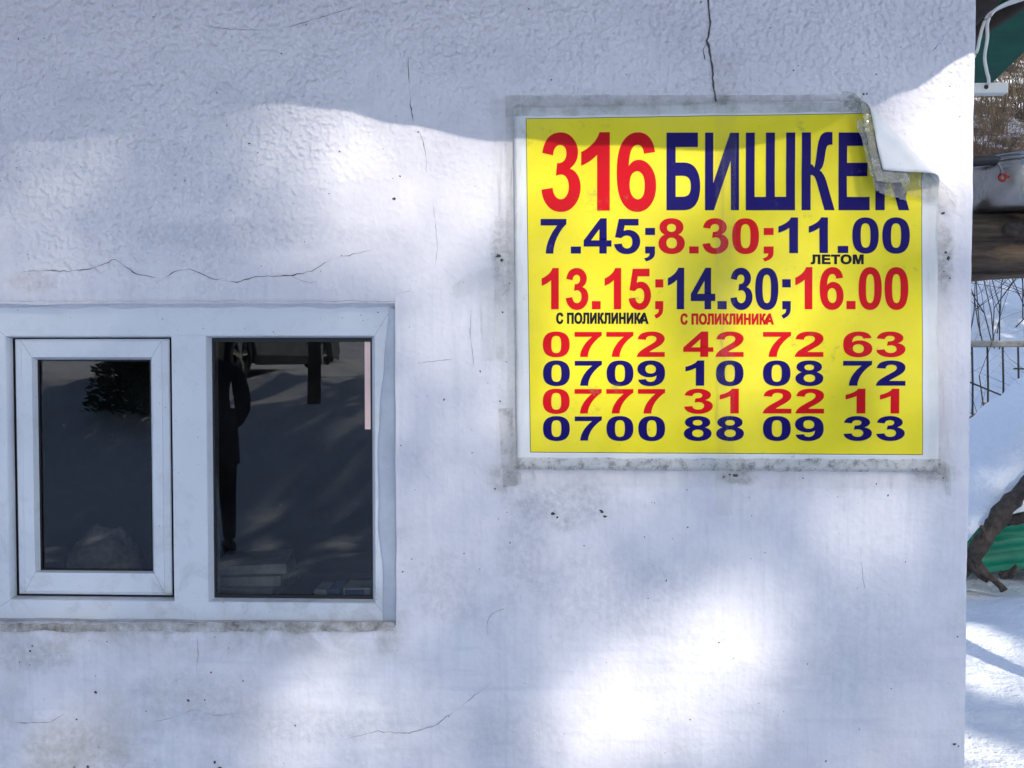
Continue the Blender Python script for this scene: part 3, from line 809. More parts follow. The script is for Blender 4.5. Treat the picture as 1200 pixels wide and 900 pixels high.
# glyph outlines (2048 units to the em)
G = {
'0': (1139, "M562 1472 Q775 1472 895 1320 Q1038 1140 1038 723 Q1038 307 894 125 Q775 -25 562 -25 Q348 -25 217 139.5 Q86 304 86 726 Q86 1140 230 1322 Q349 1472 562 1472 Z M562 1239 Q511 1239 471 1206.5 Q431 1174 409 1090 Q380 981 380 723 Q380 465 406 368.5 Q432 272 471.5 240 Q511 208 562 208 Q613 208 653 240.5 Q693 273 715 357 Q744 465 744 723 Q744 981 718 1077.5 Q692 1174 652.5 1206.5 Q613 1239 562 1239 Z"),
'1': (1139, "M805 0 L524 0 L524 1059 Q370 915 161 846 L161 1101 Q271 1137 400 1237.5 Q529 1338 577 1472 L805 1472 Z"),
'2': (1139, "M1029 261 L1029 0 L44 0 Q60 148 140 280.5 Q220 413 456 632 Q646 809 689 872 Q747 959 747 1044 Q747 1138 696.5 1188.5 Q646 1239 557 1239 Q469 1239 417 1186 Q365 1133 357 1010 L77 1038 Q102 1270 234 1371 Q366 1472 564 1472 Q781 1472 905 1355 Q1029 1238 1029 1064 Q1029 965 993.5 875.5 Q958 786 881 688 Q830 623 697 501 Q564 379 528.5 339 Q493 299 471 261 Z"),
'3': (1139, "M77 389 L349 422 Q362 318 419 263 Q476 208 557 208 Q644 208 703.5 274 Q763 340 763 452 Q763 558 706 620 Q649 682 567 682 Q513 682 438 661 L469 890 Q583 887 643 939.5 Q703 992 703 1079 Q703 1153 659 1197 Q615 1241 542 1241 Q470 1241 419 1191 Q368 1141 357 1045 L98 1089 Q125 1222 179.5 1301.5 Q234 1381 331.5 1426.5 Q429 1472 550 1472 Q757 1472 882 1340 Q985 1232 985 1096 Q985 903 774 788 Q900 761 975.5 667 Q1051 573 1051 440 Q1051 247 910 111 Q769 -25 559 -25 Q360 -25 229 89.5 Q98 204 77 389 Z"),
'4': (1139, "M638 0 L638 295 L38 295 L38 541 L674 1472 L910 1472 L910 542 L1092 542 L1092 295 L910 295 L910 0 Z M638 542 L638 1043 L301 542 Z"),
'5': (1139, "M91 377 L371 406 Q383 311 442 255.5 Q501 200 578 200 Q666 200 727 271.5 Q788 343 788 487 Q788 622 727.5 689.5 Q667 757 570 757 Q449 757 353 650 L125 683 L269 1446 L1012 1446 L1012 1183 L482 1183 L438 934 Q532 981 630 981 Q817 981 947 845 Q1077 709 1077 492 Q1077 311 972 169 Q829 -25 575 -25 Q372 -25 244 84 Q116 193 91 377 Z"),
'6': (1139, "M1043 1107 L771 1077 Q761 1161 719 1201 Q677 1241 610 1241 Q521 1241 459.5 1161 Q398 1081 382 828 Q487 952 643 952 Q819 952 944.5 818 Q1070 684 1070 472 Q1070 247 938 111 Q806 -25 599 -25 Q377 -25 234 147.5 Q91 320 91 713 Q91 1116 240 1294 Q389 1472 627 1472 Q794 1472 903.5 1378.5 Q1013 1285 1043 1107 Z M406 494 Q406 357 469 282.5 Q532 208 613 208 Q691 208 743 269 Q795 330 795 469 Q795 612 739 678.5 Q683 745 599 745 Q518 745 462 681.5 Q406 618 406 494 Z"),
'7': (1139, "M86 1185 L86 1446 L1047 1446 L1047 1241 Q928 1124 805 905 Q682 686 617.5 439.5 Q553 193 554 0 L283 0 Q290 304 408.5 620 Q527 936 725 1185 Z"),
'8': (1139, "M328 791 Q219 837 169.5 917.5 Q120 998 120 1094 Q120 1258 234.5 1365 Q349 1472 560 1472 Q769 1472 884.5 1365 Q1000 1258 1000 1094 Q1000 992 947 912.5 Q894 833 798 791 Q920 742 983.5 648 Q1047 554 1047 431 Q1047 228 917.5 101 Q788 -26 573 -26 Q373 -26 240 79 Q83 203 83 419 Q83 538 142 637.5 Q201 737 328 791 Z M386 1075 Q386 991 433.5 944 Q481 897 560 897 Q640 897 688 944.5 Q736 992 736 1076 Q736 1155 688.5 1202.5 Q641 1250 563 1250 Q482 1250 434 1202 Q386 1154 386 1075 Z M361 443 Q361 327 420.5 262 Q480 197 569 197 Q656 197 713 259.5 Q770 322 770 440 Q770 543 712 605.5 Q654 668 565 668 Q462 668 411.5 597 Q361 526 361 443 Z"),
'9': (1139, "M80 339 L352 369 Q362 286 404 246 Q446 206 515 206 Q602 206 663 286 Q724 366 741 618 Q635 495 476 495 Q303 495 177.5 628.5 Q52 762 52 976 Q52 1199 184.5 1335.5 Q317 1472 522 1472 Q745 1472 888 1299.5 Q1031 1127 1031 732 Q1031 330 882 152 Q733 -26 494 -26 Q322 -26 216 65.5 Q110 157 80 339 Z M716 953 Q716 1089 653.5 1164 Q591 1239 509 1239 Q431 1239 379.5 1177.5 Q328 1116 328 976 Q328 834 384 767.5 Q440 701 524 701 Q605 701 660.5 765 Q716 829 716 953 Z"),
'.': (569, "M147 0 L147 281 L428 281 L428 0 Z"),
';': (682, "M201 782 L201 1063 L482 1063 L482 782 Z M201 281 L482 281 L482 80 Q482 -44 460.5 -115.5 Q439 -187 379 -244 Q319 -301 227 -333 L172 -217 Q259 -188 296 -137 Q333 -86 335 0 L201 0 Z"),
'Б': (1471, "M150 1466 L1190 1466 L1190 1200 L446 1200 L446 900 L720 900 Q980 900 1120 790 Q1270 670 1270 450 Q1270 235 1130 117 Q995 0 720 0 L150 0 Z M446 655 L650 655 Q820 655 890 612 Q965 565 965 450 Q965 340 890 292 Q820 248 650 248 L446 248 Z"),
'И': (1479, "M152 1466 L426 1466 L426 490 L1022 1466 L1320 1466 L1320 0 L1046 0 L1046 955 L450 0 L152 0 Z"),
'Ш': (1980, "M150 1466 L446 1466 L446 248 L840 248 L840 1466 L1136 1466 L1136 248 L1530 248 L1530 1466 L1826 1466 L1826 0 L150 0 Z"),
'К': (1250, "M150 1466 L446 1466 L446 850 Q540 840 590 780 Q640 720 700 560 Q765 1260 800 1340 Z"),
'Е': (1366, "M149 0 L149 1466 L1236 1466 L1236 1218 L445 1218 L445 893 L1181 893 L1181 646 L445 646 L445 247 L1264 247 L1264 0 Z"),
'Л': (1360, "M250 1466 L1240 1466 L1240 0 L944 0 L944 1218 L530 1218 L530 560 Q530 250 460 115 Q385 -20 190 -20 Q120 -20 10 -5 L10 230 Q60 225 90 225 Q180 225 215 290 Q250 360 250 560 Z"),
'Т': (1251, "M478 0 L478 1218 L43 1218 L43 1466 L1208 1466 L1208 1218 L774 1218 L774 0 Z"),
'О': (1593, "M800 1491 Q1130 1491 1320 1290 Q1510 1085 1510 732 Q1510 380 1320 178 Q1130 -25 800 -25 Q465 -25 275 176 Q85 378 85 732 Q85 1090 275 1290 Q465 1491 800 1491 Z M800 1238 Q620 1238 505 1110 Q390 980 390 735 Q390 490 508 360 Q620 228 800 228 Q980 228 1092 358 Q1205 488 1205 735 Q1205 985 1095 1112 Q980 1238 800 1238 Z"),
'М': (1706, "M145 0 L145 1466 L588 1466 L854 466 L1117 1466 L1561 1466 L1561 0 L1286 0 L1286 1154 L995 0 L710 0 L420 1154 L420 0 Z"),
'С': (1479, "M1087 539 L1374 448 Q1308 208 1154.5 91.5 Q1001 -25 765 -25 Q473 -25 285 174.5 Q97 374 97 720 Q97 1086 286 1288.5 Q475 1491 783 1491 Q1052 1491 1220 1332 Q1320 1238 1370 1062 L1077 992 Q1051 1106 968.5 1172 Q886 1238 768 1238 Q605 1238 503.5 1121 Q402 1004 402 742 Q402 464 502 346 Q602 228 762 228 Q880 228 965 303 Q1050 378 1087 539 Z"),
'П': (1471, "M150 1466 L1320 1466 L1320 0 L1024 0 L1024 1218 L446 1218 L446 0 L150 0 Z"),
'Н': (1479, "M150 0 L150 1466 L446 1466 L446 889 L1026 889 L1026 1466 L1322 1466 L1322 0 L1026 0 L1026 641 L446 641 L446 0 Z"),
'А': (1479, "M1471 0 L1149 0 L1021 333 L435 333 L314 0 L0 0 L571 1466 L884 1466 Z M926 580 L724 1124 L526 580 Z"),
' ': (569, ""),
}
G['К'] = (1260, "M150 1466 L446 1466 L446 868 Q520 858 560 815 Q600 770 660 610 Q665 615 668 610 Z")
G['К'] = (1260, "M150 1466 L446 1466 L446 866 Q536 857 572 812 Q604 772 650 1020 Z")
# Cyrillic ka: stem, hooked upper arm, straight leg
G['К'] = (1280, "M150 0 L150 1466 L446 1466 L446 866 Q520 858 556 808 Q590 760 648 1050 Q690 1290 775 1385 Q860 1476 1045 1476 L1185 1474 L1185 1240 L1140 1241 Q1040 1241 1000 1205 Q960 1168 930 1040 Q895 890 850 830 Q815 782 745 752 Q890 708 990 530 L1262 0 L925 0 L690 470 Q620 610 570 640 Q520 668 446 668 L446 0 Z")
def contours(s):
    out, cur, tok = [], [], s.split()
    i = 0
    while i < len(tok):
        t = tok[i]
        if t[0] in 'ML':
            q = (float(t[1:]), float(tok[i + 1])); i += 2
            if t[0] == 'M': cur = [q]
            else: cur.append(q)
        elif t[0] == 'Q':
            c = (float(t[1:]), float(tok[i + 1])); e = (float(tok[i + 2]), float(tok[i + 3])); i += 4
            p = cur[-1]
            for k in range(1, 7):
                a = k / 6
                cur.append(((1 - a) ** 2 * p[0] + 2 * a * (1 - a) * c[0] + a * a * e[0], (1 - a) ** 2 * p[1] + 2 * a * (1 - a) * c[1] + a * a * e[1]))
        else:
            if cur[0] == cur[-1]: cur.pop()
            out.append(cur); cur = []; i += 1
    return out
GC = {k: (a, contours(s)) for k, (a, s) in G.items()}
def bounds(ch):
    xs_ = [p[0] for c in GC[ch][1] for p in c]; return min(xs_), max(xs_)
def lettering(name, loops, mat, label=None, grow_=.22):
    cu = bpy.data.curves.new('outline', 'CURVE'); cu.dimensions = '2D'; cu.fill_mode = 'BOTH'; cu.offset = grow_
    for lp in loops:
        sp = cu.splines.new('POLY'); sp.points.add(len(lp) - 1); sp.use_cyclic_u = True
        for k, (a, b) in enumerate(lp): sp.points[k].co = (a, b, 0, 1)
    tmp = bpy.data.objects.new('outline', cu); scene.collection.objects.link(tmp)
    dg = bpy.context.evaluated_depsgraph_get()
    me = bpy.data.meshes.new_from_object(tmp.evaluated_get(dg))
    bpy.data.objects.remove(tmp); bpy.data.curves.remove(cu)
    bm = bmesh.new(); bm.from_mesh(me); bpy.data.meshes.remove(me)
    bmesh.ops.remove_doubles(bm, verts=bm.verts, dist=1e-4)
    slice_bm(bm, 7)
    for vtx in bm.verts: vtx.co = pmap(vtx.co.x, vtx.co.y, .0010)
    bmesh.ops.recalc_face_normals(bm, faces=bm.faces)
    for fc in bm.faces: fc.smooth = True
    o = bm_obj(name, bm, mat, panel, normals=False)
    if label: o['label'] = label
    return o
def glyph(ch, u0, u1, top, bot, ref=1466.):
    """fit a glyph between u0 and u1; cap line at top, base line at bot"""
    a, b = bounds(ch)
    return [[(u0 + (x - a) / (b - a) * (u1 - u0), bot - y / ref * (bot - top)) for x, y in c] for c in GC[ch][1]]
def boxes_row(items, top, bot, ref=1466.):
    out = []
    for it in items: out += glyph(it[0], it[1], it[2], top, bot, ref)
    return out
def run(text, u0, u1, top, bot, ref=1466.):
    pos = []; x = 0
    for ch in text: pos.append(x); x += GC[ch][0]
    a = bounds(text[0])[0]; b = pos[-1] + bounds(text[-1])[1]
    k = (u1 - u0) / (b - a)
    out = []
    for ch, p in zip(text, pos):
        out += [[(u0 + (p + X - a) * k, bot - Y / ref * (bot - top)) for X, Y in c] for c in GC[ch][1]]
    return out
lettering('route_number', boxes_row([('3', 634.8, 680), ('1', 681, 714), ('6', 722.5, 768)], 157, 247.5), M['red'], 'large red route number 316')
lettering('town_name', boxes_row([('Б', 780.5, 819.5), ('И', 825.5, 864.7), ('Ш', 873, 930), ('К', 938, 976), ('Е', 981, 1017), ('К', 1024, 1063)], 157, 247), M['blue'], 'navy town name')
t2, b2 = 257, 297.5
lettering('departure_time', boxes_row([('7', 633.7, 663.5), ('.', 669, 680.3), ('4', 684, 716), ('5', 719.5, 749.5), (';', 754.5, 766.7)], t2, b2), M['blue'], 'navy time 7.45')
lettering('departure_time', boxes_row([('8', 771.2, 801.3), ('.', 807, 817.5), ('3', 822.5, 852.3), ('0', 857, 888), (';', 892.8, 905)], t2, b2), M['red'], 'red time 8.30')
lettering('departure_time', boxes_row([('1', 911, 933.5), ('1', 946.3, 968.3), ('.', 980, 991.8), ('0', 997, 1027.5), ('0', 1032, 1064)], t2 - 1, b2 - .5), M['blue'], 'navy time 11.00')
lettering('summer_note', run('ЛЕТОМ', 948.8, 1009.7, 299.3, 309.8), M['black'], 'small black note in capitals under 11.00', .4)
t3, b3 = 315, 362.5
lettering('departure_time', boxes_row([('1', 635, 654.5), ('3', 663.2, 689), ('.', 693.5, 703.3), ('1', 708.5, 727.3), ('5', 736.5, 762), (';', 766.5, 776.3)], t3, b3), M['red'], 'red time 13.15')
lettering('departure_time', boxes_row([('1', 782, 800.7), ('4', 809, 837), ('.', 840, 850.3), ('3', 855, 880.5), ('0', 884, 910.5), (';', 914.5, 925)], t3 - .3, b3), M['blue'], 'navy time 14.30')
lettering('departure_time', boxes_row([('1', 930.7, 950), ('6', 959, 986.5), ('.', 990.3, 1000.5), ('0', 1004.5, 1031), ('0', 1034.7, 1062)], t3 - 1, b3), M['red'], 'red time 16.00')
lettering('clinic_note', run('С ПОЛИКЛИНИКА', 652, 759, 367, 379.3), M['black'], 'black note under 13.15', .4)
lettering('clinic_note', run('С ПОЛИКЛИНИКА', 797, 905, 368, 380.3), M['red'], 'red note under 14.30', .4)
groups = [((636.3, 778), (800, 870), (893, 963), (986.5, 1058.5)), ((636.5, 778.5), (802.5, 870), (893, 963), (986.5, 1058.5)),
          ((636.3, 778.5), (801, 864.5), (892.8, 963.8), (989.5, 1051.5)), ((636.5, 778.5), (800.8, 870.5), (893, 963.5), (987, 1058))]
for txt, gr, (a, b), col in zip(('0772 42 72 63', '0709 10 08 72', '0777 31 22 11', '0700 88 09 33'), groups, ((389, 418), (422.7, 451.6), (455.6, 484), (487.5, 515.7)), ('red', 'blue', 'red', 'blue')):
    for w, (p, q) in zip(txt.split(), gr):
        lettering('phone_digits', run(w, p, q, a, b), M[col], ('red' if col == 'red' else 'navy') + ' digits ' + w + ' of phone number ' + txt)

# clear tape holding the poster
def tape(quad, mat, off=.0018, base=.006, step=5, flat=.0035, rag=0.):
    tl, tr, br, bl = [Vector(q) for q in quad]
    nu = max(2, int(max((tr - tl).length, (br - bl).length) / step)); nv = max(2, int((bl - tl).length / step))
    v, f = [], []
    sd = tl.x * .37
    for j in range(nv + 1):
        for i in range(nu + 1):
            a, b = i / nu, j / nv
            q = tl.lerp(tr, a).lerp(bl.lerp(br, a), b)
            if rag:
                q.x += rag * noise.noise(Vector((q.y * .05, sd, 0))) * (1 if a in (0, 1) else .3)
                q.y += rag * noise.noise(Vector((q.x * .05, sd, 7))) * (1 if b in (0, 1) else .3)
            # over the sheet it lies on the sheet, beside it on the wall
            e = min(q.x - 603, 1097 - q.x, q.y - 124, 550 - q.y)
            k = sstep(-7, 0, e)
            curl = (q - FA).dot(fo) > -2
            wr = .0009 * noise.noise(Vector((q.x * .09, q.y * .04, sd)))
            if curl: v.append(pmap(q.x, q.y, off + .0005 * wr, base))
            else:
                p = P(q.x, q.y, 0)
                ysheet = -base - wave(q.x, q.y) - off
                v.append(Vector((p.x, ysheet * k - flat * (1 - k) - abs(wr), p.z)))
    for j in range(nv):
        for i in range(nu):
            a = j * (nu + 1) + i
            f.append((a, a + nu + 1, a + nu + 2, a + 1))
    return mesh_obj('tape_strip', v, f, mat, poster, smooth=True)
tape([(592, 112), (985, 112), (985, 133), (592, 138)], M['tape_grey'], .0018, rag=2.)
tape([(985, 109), (1109, 106), (1109, 136), (985, 133)], M['tape_grime'], .0021, rag=1.)
tape([(577, 112), (611, 116), (613, 556), (583, 562)], M['tape'], .0024, rag=4.)
tape([(592, 128), (606, 128), (607, 540), (596, 545)], M['tape'], .0028, rag=2.)
tape([(584, 480), (601, 478), (612, 566), (590, 572)], M['tape_grey'], .0031, rag=2.)
tape([(606, 535.5), (1100, 537.5), (1104, 552.5), (600, 549.5)], M['tape_dirty'], .0033, rag=1.2)
tape([(604, 548), (1108, 552), (1108, 573), (604, 569)], M['tape'], .0012, rag=2.)
tape([(1082, 106), (1109, 106), (1109, 158), (1084, 150)], M['tape_grime'], .0026, rag=1.5)
tape([(1084, 146), (1109, 154), (1118, 240), (1084, 235)], M['tape'], .0029, rag=1.5)
tape([(1083, 228), (1118, 222), (1114, 556), (1086, 555)], M['tape'], .0026, rag=2.)
tape([(1098, 535), (1112, 545), (1113, 582), (1106, 575)], M['tape_grey'], .0036, rag=1.)
tape([(836, 64), (862, 64), (858, 604), (838, 604)], M['tape'], .0036, rag=1.)
tape([(531, 336), (552, 318), (560, 340), (536, 352)], M['tape'], .0012, rag=3.)
tape([(560, 318), (584, 312), (590, 420), (566, 424)], M['tape'], .0012, rag=4.)

# crinkled film left of the peeled laminate, veiling the end of the town name
def film(quad, ys, mat, amp, seed):
    tl, tr, br, bl = [Vector(q) for q in quad]
    nu, nv = 26, 14
    v, f = [], []
    for j in range(nv + 1):
        for i in range(nu + 1):
            a, b = i / nu, j / nv
            q = tl.lerp(tr, a).lerp(bl.lerp(br, a), b)
            q += Vector((noise.noise(Vector((b * 4, a * 5, seed))), noise.noise(Vector((a * 5, b * 3, seed + 4))))) * 4
            y = (ys[0] * (1 - a) + ys[1] * a) * (1 - b) + (ys[3] * (1 - a) + ys[2] * a) * b
            y -= amp * (abs(noise.noise(Vector((q.x * .09 + q.y * .05, q.y * .06, seed)))) * 1.6 + noise.noise(Vector((q.x * .2, q.y * .2, seed))) * .35)
            p = P(q.x, q.y, y)
            v.append(p)
    for j in range(nv):
        for i in range(nu):
            a = j * (nu + 1) + i
            f.append((a, a + nu + 1, a + nu + 2, a + 1))
    return mesh_obj('crinkled_film', v, f, mat, poster, smooth=True)
film([(1018, 196), (1066, 196), (1062, 236), (1026, 224)], (-.040, -.030, -.012, -.034), M['tape_grime'], .005, 3.)
film([(1056, 197), (1096, 204), (1128, 254), (1062, 226)], (-.030, -.014, -.006, -.014), M['tape_grey'], .005, 8.)
film([(1004, 140), (1016, 142), (1036, 204), (1020, 206)], (-.032, -.034, -.043, -.040), M['tape_grime'], .004, 12.)

# ------------------------------------------------------------------ behind the corner: side eave, cable, bracket
can = thing('side_canopy')
tag(can, 'green sheet metal canopy under the eave at the top right corner', 'canopy')
zc = 2.30
def Pz(u, v, z):
    d = ray(u, v); return CAM + d * ((z - CAM.z) / d.z)
poly = [Pz(1120, 20, zc), Pz(1128, 104, zc), Pz(1163, 97, zc), Pz(1203, 58, zc), Pz(1290, -20, zc), Pz(1260, -110, zc), Pz(1150, -20, zc)]
bm = bmesh.new()
bot = [bm.verts.new((p.x, p.y, p.z)) for p in poly]; top = [bm.verts.new((p.x, p.y, p.z + .012)) for p in poly]
bm.faces.new(bot); bm.faces.new(top[::-1])
for k in range(len(poly)): bm.faces.new((bot[k], top[k], top[(k + 1) % len(poly)], bot[(k + 1) % len(poly)]))
bm_obj('sheet', bm, M['green_metal'], can)
a, b = Pz(1150, 32, zc - .012), Pz(1222, -16, zc - .012)
tube('rafter', [a + (a - b) * .2, a, b, b + (b - a) * .5], .02, 6, M['wood_dark'], can)
a, b = Pz(1140, 12, zc - .03), Pz(1190, -40, zc - .03)
tube('rafter', [a + (a - b) * .3, a, b], .03, 6, M['wood_dark'], can)
tube('bracket_arm', [(CORNER + .0, .75, zc + .03), (CORNER + .6, .75, zc + .03)], .015, 6, M['wood_dark'], can)

YB = .20
bx0, bx1 = CORNER - .004, P(1182, 102, YB).x
bz0, bz1 = P(1170, 109, YB).z, P(1170, 96.5, YB).z
bm = bmesh.new()
box(bm, bx0, bx1, YB, YB + .02, bz0, bz1, .002)
br = bm_obj('cable_bracket', bm, M['white_plastic'])
tag(br, 'short white plastic bracket bar sticking out from the wall corner', 'bracket')
hp = P(1155.5, 102, YB)
bm = bmesh.new()
r_ = bmesh.ops.create_circle(bm, cap_ends=True, radius=.0045, segments=14)
for vtx in r_['verts']: vtx.co = Vector((hp.x + vtx.co.x, YB - .0008, hp.z + vtx.co.y))
bm_obj('screw_hole', bm, M['black_rubber'], br)
cab = thing('white_cable')
tag(cab, 'white electric cable looping from the eave down to the white bracket', 'cable')
for pts in ([(1215, -6), (1190, 2), (1172, 9), (1158, 18), (1151.5, 32), (1148, 46), (1144, 62), (1132, 80)],
            [(1216, -9), (1186, 1), (1166, 12), (1157.5, 26), (1157, 45), (1154, 66), (1156, 82), (1158.5, 92), (1158.5, 99)]):
    yy = YB - .006
    tube('cable_strand', smooth_path([P(u, v, yy + (.004 if pts[0][1] == -6 else 0)) for u, v in pts]), .0032, 8, M['white_plastic'], cab)

# ------------------------------------------------------------------ log beam on posts with a metal pot
YL = 1.1
lz1, lz0 = P(1170, 249, YL).z, P(1170, 326, YL).z
lr = (lz1 - lz0) / 2; lz = (lz0 + lz1) / 2
lx0, lx1 = CORNER + .10, 3.1
v, f = [], []
n = 22; m = 60
for i in range(m + 1):
    x = lx0 + (lx1 - lx0) * i / m
    for k in range(n):
        a = 2 * math.pi * k / n
        sq = 1 / max(abs(math.cos(a)), abs(math.sin(a))) ** .55
        r = lr * min(sq, 1.12) * (1 + .10 * noise.noise(Vector((x * 2.2, math.cos(a) * 1.5, math.sin(a) * 1.5))) + .05 * noise.noise(Vector((x * 9, math.cos(a) * 4, math.sin(a) * 4))))
        if math.sin(a) > .8: r = lr * (1 / max(math.sin(a), .8)) * .985
        v.append((x, YL + r * math.cos(a) * .9, lz + (x - 1.5) * .045 + r * math.sin(a)))
for i in range(m):
    for k in range(n):
        f.append((i * n + k, i * n + (k + 1) % n, (i + 1) * n + (k + 1) % n, (i + 1) * n + k))
f.append(tuple(reversed(range(n)))); f.append(tuple(m * n + k for k in range(n)))
beam = mesh_obj('log_beam', v, f, M['log'], smooth=True)
tag(beam, 'weathered brown log lying level behind the wall corner', 'log')
kx = P(1190, 262, YL - lr).x
bm = bmesh.new()
bmesh.ops.create_uvsphere(bm, u_segments=14, v_segments=8, radius=1, matrix=Matrix.Translation((kx, YL - lr * .93, P(1190, 268, YL - lr).z)) @ Matrix.Diagonal((.03, .012, .022, 1)))
bm_obj('knot', bm, M['bark'], beam, smooth=True)
for px_, nm in ((lx0 + .22, 'hidden behind the wall corner'), (2.9, 'at the far right end of the log')):
    zt_ = lz + (px_ - 1.5) * .045 - lr * .93
    zz = ground_h(px_, YL) - .1
    o = tube('wooden_post', [(px_, YL, zz), (px_ + .01, YL, (zz + zt_) / 2), (px_, YL, zt_)], [.07, .065, .062], 10, M['bark'])
    tag(o, 'rough wooden post holding up the log, ' + nm, 'post', 'posts under the log')
pc = P(1196, 215, YL); pr = .155
pz0 = lz + (pc.x - 1.5) * .045 + lr * .985; pz1 = P(1190, 184, YL - pr).z
pot = thing('metal_pot')
tag(pot, 'dull silver metal pot standing on the log behind the corner', 'pot')
bm = bmesh.new()
H = pz1 - pz0
lathe(bm, [(.001, pz0), (pr * .84, pz0), (pr * .93, pz0 + .012), (pr * .965, pz0 + .04), (pr * .975, pz1 - .02), (pr * .98, pz1 - .012), (pr * 1.03, pz1 - .010), (pr * 1.045, pz1 - .003), (pr * 1.03, pz1), (pr * .97, pz1), (pr * .95, pz1 - .01), (pr * .93, pz0 + .03), (.001, pz0 + .012)], pc.x, YL, 56)
bm_obj('vessel', bm, M['alu'], pot, smooth=True)
bm = bmesh.new()
lathe(bm, [(pr * 1.0, pz1 + .0005), (pr * 1.03, pz1 + .003), (pr * 1.03, pz1 + .014), (pr * .95, pz1 + .022), (.02, pz1 + .026), (.001, pz1 + .026)], pc.x, YL, 56)
bm_obj('lid', bm, M['alu'], pot, smooth=True)
yy = YL - pr - .004
tube('handle', smooth_path([P(u, v, yy) for u, v in ((1126, 187), (1140, 189), (1152, 188.5), (1164, 188), (1169, 190))]), [.014] * 24 + [.008], 10, M['black_rubber'], pot)
tube('wire', smooth_path([P(u, v, yy - .004) for u, v in ((1166, 189), (1171, 194), (1173.5, 200), (1174, 204))]), .0035, 8, M['steel'], pot)
bm = bmesh.new()
cpt = P(1175, 207.5, yy)
for i in range(20):
    pass
v, f = [], []
tube_data([cpt + Vector((.009 * math.cos(t * math.pi / 8), 0, .010 * math.sin(t * math.pi / 8))) for t in range(17)], .0045, 8, v, f)
tube_data([cpt + Vector((.012, 0, 0)), cpt + Vector((.02, 0, .002))], .004, 6, v, f)
mesh_obj('red_ring', v, f, M['red_enamel'], pot, smooth=True)
bm.free()

# ------------------------------------------------------------------ railing on the slope
YR = 6.4
rail = thing('metal_railing')
tag(rail, 'low grey metal railing with thin rods standing in the snow on the slope', 'railing')
def Pr(u, v, y=YR): return P(u, v, y)
a, b = Pr(1118, 403), Pr(1360, 402)
bm = bmesh.new()
box(bm, a.x, b.x, YR - .02, YR + .02, a.z - .030, a.z + .030, .006)
bm_obj('top_rail', bm, M['steel'], rail)
for k in range(13):
    u = 1121 + 18 * k
    t = Pr(u, 405)
    gz = ground_h(t.x, YR) - .1
    tube('rod', [t, t + Vector((.012, 0, -.35)), Vector((t.x + .02, YR, gz))], .0085, 6, M['rust'], rail)
for (u0, v0, u1, v1) in ((1110, 437, 1195, 472), (1110, 496, 1152, 518), (1188, 432, 1260, 434), (1160, 530, 1300, 505)):
    tube('brace', [P(u0, v0, YR - .018), P(u1, v1, YR - .018)], .008, 6, M['rust'], rail)
for k in (-.6, 12):
    t = Pr(1121 + 18 * k, 403)
    tube('post', [(t.x, YR + .03, t.z), (t.x, YR + .03, ground_h(t.x, YR) - .15)], .02, 8, M['steel'], rail)

# dry leaves caught on the slope
def leaf(pts, y, nm):
    v, f = [], []
    tube_data([P(u, v_, y) for u, v_ in pts], [.004, .016, .02, .012, .004][:len(pts)], 5, v, f)
    o = mesh_obj('dry_leaf', v, f, M['leaf_dry'], smooth=True)
    return tag(o, nm, 'leaf')
leaf([(1134, 494), (1138, 489), (1144, 486), (1149, 488), (1153, 492)], YR - .06, 'curled pinkish brown dry leaf low behind the railing rods')
leaf([(1150, 472), (1155, 473), (1159, 478), (1161, 483)], YR - .06, 'small dry brown leaf higher up between the railing rods')

# ------------------------------------------------------------------ snow heap with a branch and a green sheet
YH = 4.7
hv, hf = [], []
hx0, hx1, hy0, hy1 = 2.3, 7.2, YH - .55, YH + 1.1
nu, nv = 90, 44
def heap_top(x):
    u = px((x, YH, 1.2))[0]
    return lerp_tab([(1000, 630), (1090, 585), (1132, 534), (1155, 512), (1180, 484), (1200, 462), (1260, 415), (1400, 380), (1700, 470), (2100, 640)], u)
for j in range(nv + 1):
    for i in range(nu + 1):
        x = hx0 + (hx1 - hx0) * i / nu; t = j / nv
        y = hy0 + (hy1 - hy0) * t
        zt_ = P(px((x, YH, 1.2))[0], heap_top(x), YH).z
        zl = P(px((x, YH, 1.2))[0], lerp_tab([(1125, 640), (1150, 612), (1170, 598), (1215, 590)], px((x, hy0, 1))[0]), hy0).z
        s = (t - .34) / .34 if t < .34 else (t - .34) / .66
        prof = math.sqrt(max(0, 1 - abs(s) ** 2.4))
        bottom = zl if t < .34 else ground_h(x, y) - .1
        z = bottom + (zt_ - bottom) * prof
        nn = noise.noise(Vector((x * 1.6, y * 1.6, 3))) * .05 + noise.noise(Vector((x * 5, y * 5, z * 5))) * .02
        hv.append((x, y + nn * .5, z + nn))
for j in range(nv):
    for i in range(nu):
        a = j * (nu + 1) + i
        hf.append((a, a + 1, a + nu + 2, a + nu + 1))
heap = mesh_obj('snow_heap', hv, hf, M['snow'], smooth=True)
tag(heap, 'rounded heap of shaded snow piled on brushwood right of the wall corner', 'snow heap')
# wood stacked beneath it (fills the heap down to the ground)
v, f = [], []
rr = random.Random(11)
for k in range(26):
    x0 = 2.4 + rr.uniform(0, 4.2); y0 = YH - .30 + rr.uniform(0, 1.1); z0 = rr.uniform(.02, .42)
    an = rr.uniform(-.35, .35); L_ = rr.uniform(.7, 1.5)
    p = Vector((x0, y0, z0)); d = Vector((math.cos(an), math.sin(an) * .4, rr.uniform(-.08, .2)))
    tube_data([p - d * L_ * .5, p, p + d * L_ * .5], [.045, .05, .04], 7, v, f)
brush = mesh_obj('brushwood', v, f, M['bark'], smooth=True)
tag(brush, 'dark stacked brushwood under the snow heap behind the corner', 'brushwood')
